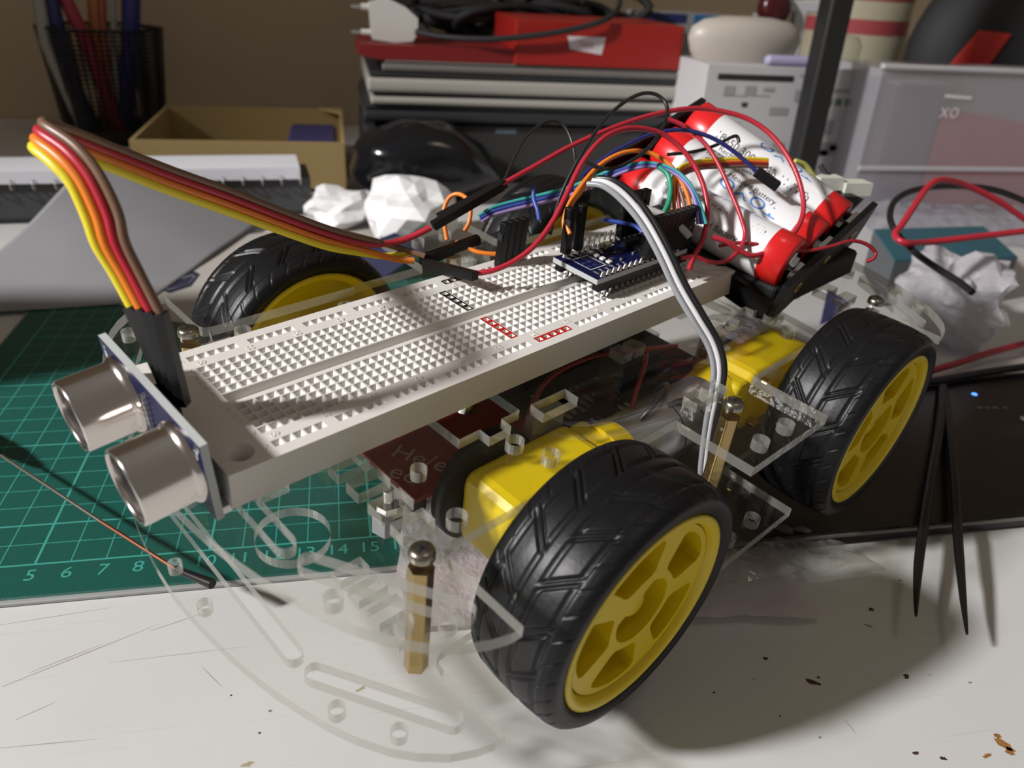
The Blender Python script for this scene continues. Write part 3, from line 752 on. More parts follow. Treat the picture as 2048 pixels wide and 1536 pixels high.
# lower black block the holder leans on
MB().rbox((164, -52, -9.9), (222, 16, -1), 2).build('holder_base', BLKM, hold)
BW = mat('battery_wrap_white', (0.74, 0.74, 0.76), 0.3, coat=.3); BR_ = mat('battery_wrap_red', (0.62, 0.012, 0.014), 0.32, coat=.3)
BT1 = mat('battery_print_black', (.03, .03, .035), .5); BT2 = mat('battery_print_blue', (.03, .20, .58), .5)
cells = [(-19.5, 1.0, (-0.40, 0.5), 'nearest the microcontroller board, half hidden by red wires'), (0.0, 0.3, (0.25, -0.7), 'in the middle of the black holder'), (19.5, -0.5, (-0.85, 0.08), 'farthest back in the black holder')]
for a, sh, tw, where in cells:
    cax = (bv + bn * {-19.5: 0.13, 0.0: 0.0, 19.5: -0.07}[a]).normalized()
    ce = thing('battery_cell', 'white and red lithium cell lying ' + where, 'battery', FC, tuple(bp(a, sh, -9)), 'lithium cells in the holder')
    R_ = 9.1
    cap = lambda l, r: (r, l)
    m = MB()
    m.lathe([(0.01, -32.6), (8.0, -32.6), (R_, -31.9), (R_, -23.5)], bp(a, sh, 0), cax, 40, 1)
    m.lathe([(R_, -23.5), (R_, 24.5)], bp(a, sh, 0), cax, 40, 0)
    m.lathe([(R_, 24.5), (R_, 31.9), (8.0, 32.6), (5.5, 32.6)], bp(a, sh, 0), cax, 40, 1)
    m.build('wrapper', [BW, BR_], ce)
    MB().lathe([(5.5, 32.5), (3, 32.5), (3, 33.9), (0.01, 33.9)], bp(a, sh, 0), cax, 20).build('terminal', CHROME, ce)
    def wrap_at(l0, ang, a=a, sh=sh, cax=cax):
        # text x runs far -> near along the cell, text up runs towards the rear
        return lambda v: bp(a, sh, 0) + cax * (l0 + v.x) + (bn * math.cos(ang + v.y / R_) + bu * math.sin(ang + v.y / R_)) * (R_ + 0.06)
    m = MB(); m.text('18650', 4.0, None, wrap=wrap_at(-15, tw[0] + 0.1)); m.text('3000mAh 11.1Wh', 4.0, None, wrap=wrap_at(6, tw[0] + 0.1)); m.text('Rechargeable', 3.0, None, wrap=wrap_at(-8, tw[0] - 0.28)); m.text('Convex Headed Battery', 3.0, None, wrap=wrap_at(0, tw[0] - 0.62))
    m.build('print', BT1, ce)
    m = MB(); m.text('TOMO', 5.2, None, wrap=lambda v, w=wrap_at(6, tw[1]): w(Vector((-v.x * 1.5, -v.y, 0)))); m.build('brand_print', BT2, ce)

# ------------------------------------------------------------------ jumper wires around the controller
def wire(label, col, r, pts, plugs=(), name='jumper_wire', group='jumper wires around the controller', cat='wire'):
    P = [at_d(*p) for p in pts]
    lowest = min(P, key=lambda p: p.z)
    t = thing(name, label, cat, FD, tuple(lowest), group)
    MB().tube(P, r, 8).build('wire', wirecol(col, WC[col]), t)
    for a, b_, w in plugs:
        a = at_d(*a); b_ = at_d(*b_); d = (b_ - a).normalized(); s_ = d.orthogonal().normalized() if abs(d.z) > .95 else d.cross(Vector((0, 0, 1))).normalized(); n_ = s_.cross(d)
        MB().box((a + b_) / 2, (w, w, (b_ - a).length), Matrix((s_, n_, d)).transposed()).build('plug', BLKP, t, bevel=.2)
    return t
wire('thick red jumper wire arching from a plug over the breadboard edge to the controller', 'red', 0.85,
     [(938, 549, 228), (985, 541, 228), (1030, 521, 229), (1072, 488, 230), (1107, 440, 232), (1135, 385, 234), (1165, 325, 237), (1205, 278, 241), (1255, 257, 246), (1310, 262, 250), (1350, 285, 252), (1385, 325, 252), (1408, 375, 251), (1415, 430, 250), (1405, 480, 249), (1388, 512, 248), (1378, 540, 247)])
wire('long red wire making the highest arch behind the battery cells', 'red', 0.85,
     [(1003, 369, 249), (1070, 332, 252), (1140, 293, 256), (1220, 258, 260), (1300, 231, 264), (1380, 217, 268), (1440, 222, 270), (1500, 240, 270), (1550, 278, 268), (1590, 340, 265), (1607, 405, 262), (1598, 450, 259), (1570, 483, 256), (1535, 503, 254), (1505, 511, 252), (1478, 500, 251), (1455, 484, 250), (1425, 474, 250)])
wire('red wire dropping from the arch across the printed battery cell', 'red', 0.72,
     [(1332, 236, 262), (1372, 254, 262), (1412, 290, 261), (1440, 335, 259), (1462, 385, 257), (1482, 435, 255), (1490, 470, 254), (1478, 500, 252), (1452, 522, 250), (1420, 524, 249), (1390, 513, 248), (1362, 516, 247)])
wire('thin dark red lead running along the near wall of the battery holder', 'darkred', 0.62,
     [(1438, 492, 253), (1470, 486, 254), (1510, 488, 254), (1560, 496, 254), (1610, 502, 255), (1660, 493, 256), (1700, 482, 257), (1730, 487, 258), (1750, 503, 259), (1748, 516, 259), (1732, 523, 260)])
t = wire('short red lead ending in a heat-shrunk joint on the battery holder', 'red', 0.9, [(1580, 500, 254), (1562, 508, 254), (1553, 522, 254), (1548, 545, 255), (1546, 556, 256)])
wire('small black wire loop behind the plugs of the ribbon cable', 'black', 0.55, [(998, 385, 252), (1020, 335, 255), (1050, 278, 258), (1085, 247, 261), (1115, 243, 263), (1135, 262, 263), (1148, 300, 262), (1150, 345, 260), (1140, 380, 258)])
wire('tall black wire loop standing above all other wires', 'black', 0.6, [(1100, 470, 250), (1115, 410, 252), (1135, 360, 252), (1165, 305, 252), (1205, 245, 253), (1245, 207, 254), (1285, 187, 255), (1318, 192, 256), (1335, 218, 255), (1325, 255, 252), (1300, 292, 248), (1262, 322, 246), (1215, 338, 245), (1165, 322, 245)])
wire('black wire crossing the farthest battery cell', 'black', 0.6, [(1335, 309, 262), (1390, 303, 264), (1430, 291, 266), (1470, 272, 268), (1478, 285, 268)])
wire('navy blue wire crossing the battery cells to a black plug', 'navy', 0.7, [(1165, 352, 250), (1200, 322, 252), (1250, 292, 255), (1305, 268, 258), (1365, 260, 260), (1420, 274, 261), (1465, 301, 262), (1498, 329, 262), (1515, 345, 262)],
     [((1512, 342, 262), (1556, 374, 262), 3.2)])
wire('small orange wire loop beside the plugs of the ribbon cable', 'orange', 0.72, [(894, 480, 256), (889, 450, 256), (888, 420, 256), (898, 396, 256), (916, 388, 255), (934, 398, 253), (941, 420, 252), (938, 445, 252), (929, 462, 252)])
wire('orange wire sagging low along the far breadboard edge', 'orange', 0.72, [(912, 484, 250), (930, 494, 249), (960, 505, 248), (1000, 508, 248), (1038, 503, 248)])
wire('orange wire arching over the bundle of wires beside the controller', 'orange', 0.75, [(1133, 470, 241), (1128, 442, 241), (1140, 405, 242), (1165, 368, 244), (1200, 330, 247), (1245, 306, 250), (1290, 303, 252), (1330, 322, 252), (1355, 350, 251), (1375, 390, 250), (1382, 430, 250), (1378, 455, 250)])
for k, (c, nm) in enumerate((('teal', 'teal'), ('blue', 'blue'), ('purple', 'purple'))):
    o = k * 8
    wire(nm + ' strand of the rainbow ribbon behind the controller', c, 0.6, [(958 + k * 3, 432 + o * .7, 258), (985, 415 + o, 259), (1030, 402 + o, 260), (1085, 389 + o, 260), (1140, 374 + o, 259), (1195, 352 + o, 257), (1245, 332 + o * .8, 255), (1300, 326 + o * .4, 253), (1345, 338 + o * .4, 251), (1378, 366 + o * .5, 249), (1400 - o * .5, 410, 248), (1412 - o, 448, 248)], group='strands of the rainbow ribbon')
wire('green wire curling down to the right of the controller', 'green', 0.8, [(1318, 334, 251), (1336, 350, 250), (1341, 378, 249), (1337, 405, 248), (1328, 425, 247), (1327, 440, 247)])
for k, c in enumerate(('yellow', 'orange', 'darkred', 'brown')):
    wire({'yellow': 'yellow', 'orange': 'light orange', 'darkred': 'dark red', 'brown': 'brown'}[c] + ' strand of the flat ribbon lying across the battery cells', c, 0.6, [(1536, 319 + k * 5, 268), (1490, 317 + k * 5, 266), (1445, 319 + k * 5, 264), (1400, 322 + k * 5, 260), (1366, 331 + k * 6, 256), (1348 + k * 3, 352 + k * 4, 252), (1340 + k * 8, 395, 250), (1336 + k * 14, 440, 249)], group='strands of the flat ribbon across the cells')
for k, c in enumerate(('grey', 'white', 'black')):
    du = k * 11
    wire(c + ' strand of the flat cable drooping over the near breadboard edge', c, 0.85, [(1175 + k * 10, 368 - k * 6, 226), (1205 + k * 10, 372 - k * 6, 224), (1240 + du, 398 - k * 7, 223), (1280 + du, 445 - k * 6, 222), (1316 + du, 508 - k * 5, 221), (1349 + du, 578 - k * 5, 221), (1385 + du, 640 - k * 5, 221), (1415 + du, 690 - k * 3, 222), (1427 + du, 735, 223), (1423 + du * .9, 785, 225), (1413 + du * .8, 840, 227), (1405 + du * .7, 900, 230), (1400 + du * .7, 950, 233)], group='strands of the grey, white and black flat cable')
wire('stub of frosted clear tube pointing down beside the controller', 'clear', 1.15, [(1270, 412, 246), (1300, 420, 246), (1335, 435, 246), (1362, 455, 246), (1380, 474, 246)], name='tube_stub', group=None, cat='tube')
wire('orange and brown wire end rising left of the controller board', 'orange', 0.7, [(1140, 468, 234), (1132, 440, 235), (1142, 410, 236), (1160, 385, 238), (1185, 352, 240)])
wire('short blue wire tucked behind the controller pins', 'blue', 0.7, [(1205, 440, 252), (1240, 445, 251), (1270, 452, 250), (1285, 465, 249)])
wire('short blue wire standing beside the far rear tyre', 'blue', 0.7, [(1066, 372, 255), (1068, 400, 254), (1075, 420, 253), (1078, 440, 252)])
# black plug housings standing in the breadboard
def plugblock(label, x, y, z0, z1, w=2.45, d=2.45, lean=(0, 0)):
    t = thing('plug_housing', label, 'plug', FC, (x, y, max(z0, 0)), 'black plug housings')
    m = MB(); m.add([(x - w / 2, y - d / 2, z0), (x + w / 2, y - d / 2, z0), (x + w / 2, y + d / 2, z0), (x - w / 2, y + d / 2, z0)] + [(x + lean[0] + a * w / 2, y + lean[1] + b_ * d / 2, z1) for a, b_ in ((-1, -1), (1, -1), (1, 1), (-1, 1))],
                    [(0, 3, 2, 1), (4, 5, 6, 7), (0, 1, 5, 4), (1, 2, 6, 5), (2, 3, 7, 6), (3, 0, 4, 7)])
    m.build('housing', BLKP, t, bevel=.2)
    MB().bbox((x - w / 2 - .05, y - d / 2 - .05, z0 + (z1 - z0) * .62), (x - w / 2 + .3, y + d / 2 - .6, z0 + (z1 - z0) * .78)).build('latch', BLKM, t)
ORD = ['first', 'second', 'third', 'fourth', 'fifth', 'sixth', 'seventh', 'eighth']
for grp, lst in (('in the row at the far rail beside the sagging orange wire', [(97 + 2.6 * k, 5.5, 0.2, 14, (1.0, 0)) for k in range(4)]),
                 ('of the pair on the far controller pins', [(108.7 + 2.54 * k, -10.1, AZ + 1.2, AZ + 15, (0.6, 1.0)) for k in (0, 2)]),
                 ('in the left column beyond the end of the controller', [(149.9, -10.2 - 2.54 * k, 0.2, 14, (1.2, .8)) for k in range(6)]),
                 ('in the right column beyond the end of the controller', [(152.4, -10.2 - 2.54 * k, 0.2, 14, (1.2, .8)) for k in range(6)]),
                 ('in the row on the near controller pins', [(128 + 2.54 * k, -25.3, AZ + .8, AZ + 14.5, (1.5, -.8)) for k in range(8)]),
                 ('in the row under the wire bundle on the far controller pins', [(134 + 2.54 * k, -10.1, AZ + 1, AZ + 14.6, (0.8, 1)) for k in range(5)])):
    for i_, (x, y, z0, z1, ln) in enumerate(lst):
        plugblock(ORD[i_] + ' black plug ' + grp, x, y, z0, z1, lean=ln)

# ------------------------------------------------------------------ things around the car
def boxpx(u0, v0, u1, v1, b):                       # desk-aligned rectangle seen between two pixels on the plane y = b
    um = (u0 + u1) / 2; return at_b(u0, (v0 + v1) / 2, b).x, at_b(u1, (v0 + v1) / 2, b).x, at_b(um, v1, b).z, at_b(um, v0, b).z
def sheet(fn, nu, nv): return MB().grid(fn, nu, nv)
def nz(p, s_): return noise.noise(Vector(p) * s_)

# tissue-wrapped parcel the car is propped on
par = thing('tissue_parcel', 'thin pinkish packing tissue with a flat parcel spread under the robot car', 'packing tissue', base=(215, 20, ZT))
TIS = clear_mat('packing_tissue', (0.94, 0.91, 0.91), 0.4, 1.25, 0.80, (0.80, 0.73, 0.745), 0.6, 500)
c00, c10, c11, c01 = at_z(812, 1262, 0), at_z(1640, 1236, 0), at_z(1400, 880, 0), at_z(772, 950, 0.3)
def tfn(a, b_):
    p = (c00 * (1 - a) + c10 * a) * (1 - b_) + (c01 * (1 - a) + c11 * a) * b_
    e = 3.0 * nz((p.x, p.y, 4), 0.05) * (0.3 + (1 - abs(2 * a - 1)))
    return Vector((p.x + 2 * nz((p.x, p.y, 1), .06), p.y + 3 * nz((p.x, p.y, 2), .05), 1.6 + 1.1 * nz((p.x, p.y, 0), .12) + .5 * nz((p.x, p.y, 7), .5)))
sheet(tfn, 70, 50).build('tissue_sheet', TIS, par)
d00, d10, d11, d01 = at_z(1440, 1180, 0), at_z(1745, 1140, 0), at_z(1650, 1075, 1), at_z(1480, 1060, 0)
def tfn2(a, b_):
    p = (d00 * (1 - a) + d10 * a) * (1 - b_) + (d01 * (1 - a) + d11 * a) * b_
    return Vector((p.x, p.y, 2.6 + 2.6 * nz((p.x, p.y, 3), .11) + 1.2 * nz((p.x, p.y, 9), .3)))
sheet(tfn2, 40, 30).build('tissue_fold', clear_mat('clear_wrap_film', (0.95, 0.95, 0.94), 0.12, 1.45, 0.30, (.85, .85, .82), 2.0, 120), par)
m = MB(); q = [c2d((75, -40, -46)), c2d((130, -40, -46)), c2d((130, 25, -46)), c2d((75, 25, -46))]
m.add([(p.x, p.y, 2.8) for p in q] + [tuple(p) for p in q], [(0, 3, 2, 1), (4, 5, 6, 7), (0, 1, 5, 4), (1, 2, 6, 5), (2, 3, 7, 6), (3, 0, 4, 7)])
m.build('parcel_box', mat('parcel_dark_red', (.12, .03, .03), .6), par, bevel=1.5)

sb = thing('shadow_caster_box', 'unseen black box added left of the cutting mat to cast the dark band on it', 'box', base=(-181, 110, ZT))  # added out of view, only to throw the dark band across the mat
MB().rbox((-250, 80, ZT), (-112, 140, 144), 3).build('carton', BLKM, sb); MB().rbox((-252, 78, 144), (-110, 142, 152), 3).build('lid', BLKP, sb)
# black tablet with a blue light
tab = thing('black_tablet', 'flat black pen tablet with a tiny blue light under the rear wheel', 'tablet', base=(400, 30, ZT))
MB().rbox((236, -23, ZT), (560, 84, 3.2), 4).build('tablet_body', mat('black_glass', (0.006, 0.006, 0.007), .28, bump=.03, bscale=90), tab)
MB().bbox((240, -23.3, 2.0), (556, -22.6, 3.0)).build('edge_trim', mat('grey_trim', (.16, .155, .14), .4), tab)
p = at_z(1949, 788, 3.3); MB().lathe([(0.01, 0.25), (1.1, 0.2), (1.3, 0)], (p.x, p.y, 3.2), (0, 0, 1), 14).build('status_light', mat('blue_led', (.05, .1, .6), .3, emit=((0.08, 0.25, 1.0), 3.0)), tab)
m = MB()
for u, w in ((1962, 4), (1972, 3), (1990, 3), (2010, 2)):
    p = at_z(u, 815, 3.25); m.flat([(p.x - w * .5, p.y - .7, 3.26), (p.x + w * .5, p.y - .7, 3.26), (p.x + w * .5, p.y + .7, 3.26), (p.x - w * .5, p.y + .7, 3.26)])
m.build('icon_print', mat('grey_icon', (.22, .22, .22), .6), tab)
p = at_z(2052, 838, 3.25); MB().lathe([(0.01, .3), (2.2, .3), (2.4, 0)], (p.x, p.y, 3.2), (0, 0, 1), 20).build('button', mat('pale_button', (.35, .4, .45), .4), tab)
m = MB(); rs = random.Random(2)
for k in range(16):
    x = rs.uniform(300, 420); y = rs.uniform(-20, 60); a = rs.uniform(-.6, .6); l = rs.uniform(4, 22)
    d = Vector((math.cos(a), math.sin(a))); n2 = Vector((-d.y, d.x)) * .06
    m.flat([(x - n2.x, y - n2.y, 3.24), (x + d.x * l - n2.x, y + d.y * l - n2.y, 3.24), (x + d.x * l + n2.x, y + d.y * l + n2.y, 3.24), (x + n2.x, y + n2.y, 3.24)])
m.build('scratch', mat('scratch_grey', (.06, .06, .06), .5), tab)

# tweezers
tw = thing('tweezers', 'black metal tweezers with pointed tips lying across the tablet edge', 'tweezers', base=tuple(at_z(1880, 900, 3.2)))
TWM = mat('blackened_steel', (0.035, 0.032, 0.032), .38, .8)
for pts, rad in (([(1884, 775, 4.5), (1880, 850, 7), (1862, 960, 9), (1846, 1060, 9.5), (1837, 1130, 9), (1833, 1190, 8.5), (1832, 1232, 8)], [2.0, 1.9, 1.7, 1.7, 1.5, 1.0, .35]),
                 ([(1886, 775, 4.5), (1897, 850, 6.5), (1908, 950, 8.5), (1914, 1050, 9), (1920, 1130, 9), (1927, 1205, 8.5), (1934, 1268, 8)], [2.0, 1.9, 1.7, 1.7, 1.5, 1.0, .35])):
    MB().tube([at_z(*q) for q in pts], 1, 8, rad=rad).build('arm', TWM, tw)

# steel probe lying on the mat
pr = thing('steel_probe', 'thin steel probe with a copper shaft and black tip lying on the cutting mat', 'probe', base=tuple(at_z(200, 1030, 0)))
pA, pB, pC, pD = at_z(-40, 884, 7), at_z(0, 909, 8), at_z(202, 1043, 9), at_z(352, 1138, 11)
pE = at_z(425, 1168, 11.5)
MB().tube([pB, pC], .55, 8, cr=False).build('steel_shaft', mat('warm_steel', (.62, .56, .48), .25, 1.0), pr)
MB().tube([pC, pD], .62, 8, cr=False).build('copper_shaft', mat('copper', (.50, .21, .13), .35, 1.0), pr)
MB().tube([pD, pE], 1.2, 10, cr=False, rad=[.9, 1.5]).build('black_tip', BLKP, pr)
MB().tube([at_z(-160, 812, 3.2), pA, pB], 3.0, 12, cr=False, rad=[3.2, 2.6, 1.0]).build('unseen_grip', BLKM, pr)  # thicker end beyond the left of the view, added to cast a shadow there

# grey paper sheet and flyer at the left
ps = MB()
A, B_, C_, D_ = at_z(-240, 640, .6), at_z(296, 604, .6), at_z(530, 436, 3), at_z(185, 300, 50)
def pf(a, b_):
    p = (A * (1 - a) + B_ * a) * (1 - b_) + (D_ * (1 - a) + C_ * a) * b_
    return Vector((p.x, p.y, max(.5, p.z - 12 * math.sin(math.pi * b_) * (1 - a) + 4 * math.sin(a * 3.1) * math.sin(math.pi * b_) + 1.5 * nz((p.x, p.y, 0), .02))))
ps.grid(pf, 40, 30)
single(ps, 'paper_sheet', 'large blue-grey sheet of translucent paper curling off the notebook', 'paper', mat('blue_grey_paper', (.24, .24, .255), .6, var=.10, vscale=18), base=tuple(A), solid=.2)
fly = thing('flyer', 'pale flyer with a dark blue rounded badge lying behind the front tyre', 'flyer', base=tuple(at_z(420, 560, .3)))
q = [at_z(u, v, .35) for u, v in ((300, 640), (240, 610), (470, 474), (760, 430), (800, 520), (520, 660))]
MB().flat([(p.x, p.y, .6) for p in q]).build('flyer_sheet', mat('pale_paper', (.40, .375, .345), .6), fly, solid=.15)
m = MB(); bpix = [(312, 575), (330, 560), (388, 542), (400, 548), (382, 572), (338, 586)]
m.flat([(p.x, p.y, .9) for p in [at_z(u, v, .9) for u, v in bpix]]); m.build('badge_print', mat('navy_print', (.018, .022, .05), .5), fly)
m = MB(); bo = [at_z(u, v, 1.0) for u, v in ((322, 573), (334, 564), (384, 550), (390, 554), (378, 567), (340, 579))]; m.tube(bo + [bo[0]], .35, 5, cr=False); m.build('badge_outline', mat('pale_print', (.22, .23, .26), .5), fly)

# spiral notebook
nb = thing('spiral_notebook', 'black spiral notebook with thick white pages lying flat at the left', 'notebook', base=(0, 430, ZT))
rot = Matrix.Rotation(0.10, 3, 'Z')
def nbp(x, y, z): v = rot @ Vector((x, y, 0)); return Vector((v.x + 25, v.y + 372, z))
def nbox(x0, x1, y0, y1, z0, z1):
    m = MB(); m.prism(rect(x0, y0, x1, y1), z0, z1, (), 0, 0, nbp); return m
nbox(-190, 98, 0, 44, ZT, 1.0).build('back_cover', BLKM, nb)
nbox(-190, 100, 0.5, 44, 1.0, 25).build('dark_block', mat('charcoal_cover', (.05, .05, .052), .6), nb)
nbox(-190, 93, -3, 40, 25, 33).build('page_block', mat('white_page_edges', (.66, .67, .72), .6, bump=.2, bscale=900), nb)
for k in range(22):
    c = nbp(-180 + 13 * k, -2, 24)
    MB().tube([c + Vector((0, 3.2 * math.cos(t) - .5, 3.2 * math.sin(t))) for t in [i * .65 for i in range(10)]], .5, 6, sub=2).build('spiral_ring', mat('ring_metal', (.45, .42, .38), .4, .8), nb)

# cardboard box
KR = mat('kraft_cardboard', (.33, .235, .095), .75, var=.08, vscale=20)
cb = thing('cardboard_box', 'open brown cardboard box standing behind the notebook', 'box', base=(70, 520, ZT))
x0, x1, zt = -8, 150, 37
MB().bbox((x0, 446, ZT), (x1, 449, zt)).build('front_panel', KR, cb)
MB().bbox((x0, 596, ZT), (x1, 599, zt + 1)).build('back_panel', KR, cb)
MB().bbox((x0, 449, ZT), (x0 + 3, 596, zt)).build('side_panel', KR, cb); MB().bbox((x1 - 3, 449, ZT), (x1, 596, zt)).build('side_panel', KR, cb)
MB().bbox((x0, 446, ZT), (x1, 599, ZT + 3)).build('bottom_panel', KR, cb)
m = MB(); m.prism([(x1 - 22, 599), (x1, 599), (x1, 572)], zt, zt + 2, (), 0, 0); m.build('corner_flap', KR, cb)
MB().rbox((100, 470, ZT + 3), (146, 560, 30), 6).build('packing', mat('navy_cloth', (.02, .02, .07), .8), cb) if False else None
single(MB().rbox((104, 470, ZT + 3.2), (144, 560, 31), 6), 'navy_pouch', 'dark navy pouch inside the open cardboard box', 'pouch', mat('navy_cloth', (.025, .02, .09), .8), base=(124, 515, ZT + 3))

# pen cup with pens
cup = thing('pen_cup', 'black wire mesh pen cup at the upper left', 'pen cup', base=(-62, 640, ZT))
def cupm(r0, r1, z0, z1, seg=6, nz_=14, per=6):
    m = MB(); vs = []; n = seg * per
    for j in range(nz_ + 1):
        t = j / nz_; r = r0 + (r1 - r0) * t; z = z0 + (z1 - z0) * t
        for k in range(n):
            s0 = k // per; f = (k % per) / per
            a0 = 2 * math.pi * s0 / seg + .26; a1 = a0 + 2 * math.pi / seg
            x = r * (math.cos(a0) * (1 - f) + math.cos(a1) * f); y = r * (math.sin(a0) * (1 - f) + math.sin(a1) * f); vs.append((-62 + x, 640 + y, z))
    m.add(vs, [(j * n + k, j * n + (k + 1) % n, (j + 1) * n + (k + 1) % n, (j + 1) * n + k) for j in range(nz_) for k in range(n)]); return m
w = cupm(44, 52, 12, 98, nz_=22, per=9).build('mesh_wall', mat('black_wire', (.02, .02, .022), .3, .5), cup)
wm = w.modifiers.new('wire', 'WIREFRAME'); wm.thickness = 2.0 * S; wm.use_even_offset = False
for z, r in ((98, 52), (12, 44)): MB().tube([(-62 + r * math.cos(2 * math.pi * k / 6 + .26), 640 + r * math.sin(2 * math.pi * k / 6 + .26), z) for k in range(7)], 1.6, 6, cr=False).build('rim', BLKP, cup)
m = cupm(36, 44, ZT, 12, nz_=1, per=1); m.prism([(-62 + 40 * math.cos(2 * math.pi * k / 6 + .26), 640 + 40 * math.sin(2 * math.pi * k / 6 + .26)) for k in range(6)], ZT, 1); m.build('cup_base', BLKM, cup)
for k, (u0, v0, u1, v1, bb_, r, col, lab) in enumerate(((72, -30, 92, 85, 618, 5.5, (.34, .32, .29), 'pale grey pen'), (98, -30, 128, 120, 622, 6, (.02, .022, .11), 'navy pen leaning left'), (118, -30, 172, 85, 628, 6, (.36, .03, .055), 'crimson marker leaning right'),
        (186, -40, 190, 30, 640, 6, (.42, .14, .04), 'orange marker'), (203, -30, 208, 80, 636, 3.2, (.35, .10, .06), 'thin orange-red pencil'), (221, -40, 231, 90, 630, 2.6, (.3, .3, .3), 'thin steel compass'), (262, -30, 262, 90, 634, 8, (.025, .022, .16), 'thick dark blue pen'))):
    a = at_b(u1, v1, bb_); t_ = at_b(u0, v0, bb_); d = (t_ - a); bot = a - d.normalized() * ((a.z - 4) / max(.2, d.normalized().z))
    bot.x = -62 + (bot.x + 62) * .5; bot.z = 4
    pe = thing('pen', lab + ' standing in the mesh pen cup', 'pen', base=tuple(bot), group='pens in the mesh cup')
    top = a + d.normalized() * (d.length + 25)
    MB().tube([bot, a, top], r, 12, cr=False).build('barrel', mat('pen_' + str(k), col, .4), pe)
    MB().tube([bot - Vector((0, 0, 0)), bot + (a - bot) * .03], r * .6, 10, cr=False).build('tip', BLKP, pe)

# crumpled paper pieces
def crumple(name, label, cat, u0, v0, u1, v1, b, depth, m_, seed, sub=3, zmin=ZT, sq=1.0, fold=1.0):
    xa, xb, za, zb = boxpx(u0, v0, u1, v1, b); za = max(za, zmin)
    bm = bmesh.new(); bmesh.ops.create_icosphere(bm, subdivisions=sub, radius=1)
    mb = MB(); off = Vector((seed * 7.1, seed * 3.3, 0))
    vs = []
    for v in bm.verts:
        d = .9 + .40 * noise.noise(v.co * 1.3 + off) + fold * (.42 * abs(noise.noise(v.co * 2.6 + off)) + .16 * abs(noise.noise(v.co * 6 + off)))
        p = v.co * d; vs.append(Vector(((xa + xb) / 2 + p.x * (xb - xa) / 2, b + depth / 2 + p.y * depth / 2, max(zmin + .1, (za + zb) / 2 + p.z * (zb - za) / 2 * sq))))
    mb.add(vs, [[l.index for l in f.verts] for f in bm.faces], 0, False); bm.free()
    return single(mb, name, label, cat, m_, base=((xa + xb) / 2, b + depth / 2, zmin))
PAPER = mat('white_paper', (.72, .72, .73), .65)
crumple('paper_scrap', 'large crumpled white paper scrap behind the ribbon cable', 'paper', 730, 385, 925, 560, 268, 70, PAPER, 1, 3, fold=.45)
crumple('paper_scrap', 'flat crumpled white paper at the foot of the cardboard box', 'paper', 610, 400, 770, 500, 330, 60, PAPER, 2, 3, fold=.4)
crumple('paper_scrap', 'small bluish white paper shred beside the orange wire loop', 'paper', 850, 382, 895, 440, 330, 20, PAPER, 3, 2)
crumple('tissue_clump', 'crumpled white tissue in front of the teal box', 'tissue', 1905, 548, 2045, 735, 108, 55, clear_mat('thin_tissue', (.9, .9, .9), .4, 1.3, .85, (.72, .70, .74), 1.0, 200), 4, 4)
crumple('bubble_wrap', 'small glittering piece of clear plastic film beside the crumpled tissue', 'plastic film', 1845, 600, 1925, 665, 128, 40, clear_mat('film_sparkle', (.9, .93, .92), .08, 1.5, .15, (.6, .68, .66), 2.0, 260), 5, 2)
# blue scraps by the wheels
single(MB().add([at_z(1640, 650, 1), at_z(1656, 578, 30), at_z(1700, 605, 6), at_z(1662, 640, 1)], [(0, 1, 2, 3)]), 'blue_paper', 'bright violet-blue paper scrap behind the rear wheel', 'paper', mat('violet_paper', (.10, .115, .46), .6), base=tuple(at_z(1660, 645, 1)), solid=.3)
single(MB().add([at_z(700, 500, 1), at_z(790, 465, 26), at_z(850, 500, 20), at_z(760, 560, 1)], [(0, 1, 2, 3)]), 'navy_cloth', 'dark navy cloth scrap behind the front tyre', 'cloth', mat('navy_scrap', (.012, .014, .05), .7), base=tuple(at_z(760, 555, 1)), solid=.3)

# black glossy pouch and dark case
GLB = mat('glossy_black_plastic', (.006, .006, .008), .16, bump=.12, bscale=35)
xa, xb, za, zb = boxpx(705, 255, 1000, 425, 400)
m = MB(); 
def pouch(a, b_):
    th = (a - .5) * math.pi * .998; ph = b_ * 2 * math.pi
    sg = lambda v, e: math.copysign(abs(v) ** e, v)
    x, y, z = math.cos(th) * sg(math.cos(ph), .8), math.cos(th) * sg(math.sin(ph), .8), sg(math.sin(th), .75)
    k = 1 + .07 * noise.noise(Vector((x * 2, y * 2, z * 2)))
    return Vector(((xa + xb) / 2 + x * k * (xb - xa) / 2 * (1 - .25 * z) + 6 * -z, 432 + y * k * 38, (zb + ZT) / 2 + z * (zb - ZT) / 2 * k))
m.grid(pouch, 24, 40); single(m, 'black_pouch', 'shiny black plastic pouch with a bright glint under the laptops', 'pouch', GLB, base=((xa + xb) / 2, 432, ZT))
xa, xb, za, zb = boxpx(880, 238, 1392, 420, 478)
cs = thing('dark_case', 'dark grey hard case under the stack of laptops', 'case', base=((xa + xb) / 2, 530, ZT))
zb -= 4.6; MB().rbox((xa, 478, ZT), (xb, 600, zb), 8).build('case_body', mat('dark_case_plastic', (.03, .029, .028), .45, var=.3, vscale=12), cs)
p = at_b(1012, 262, 477.6); MB().bbox((p.x - 9, 477.3, p.z - 2), (p.x + 9, 478.2, p.z + 2)).build('label_plate', mat('blue_grey_label', (.14, .19, .24), .5), cs)
xa2, xb2, _, zb2 = boxpx(728, 252, 880, 420, 484); zb2 = min(zb2, zb)
single(MB().rbox((xa2, 480, ZT), (xa2 + 40, 600, zb2), 5), 'dark_block', 'dark block propping the left end of the laptop stack', 'block', BLKM, base=(xa2 + 20, 540, ZT))

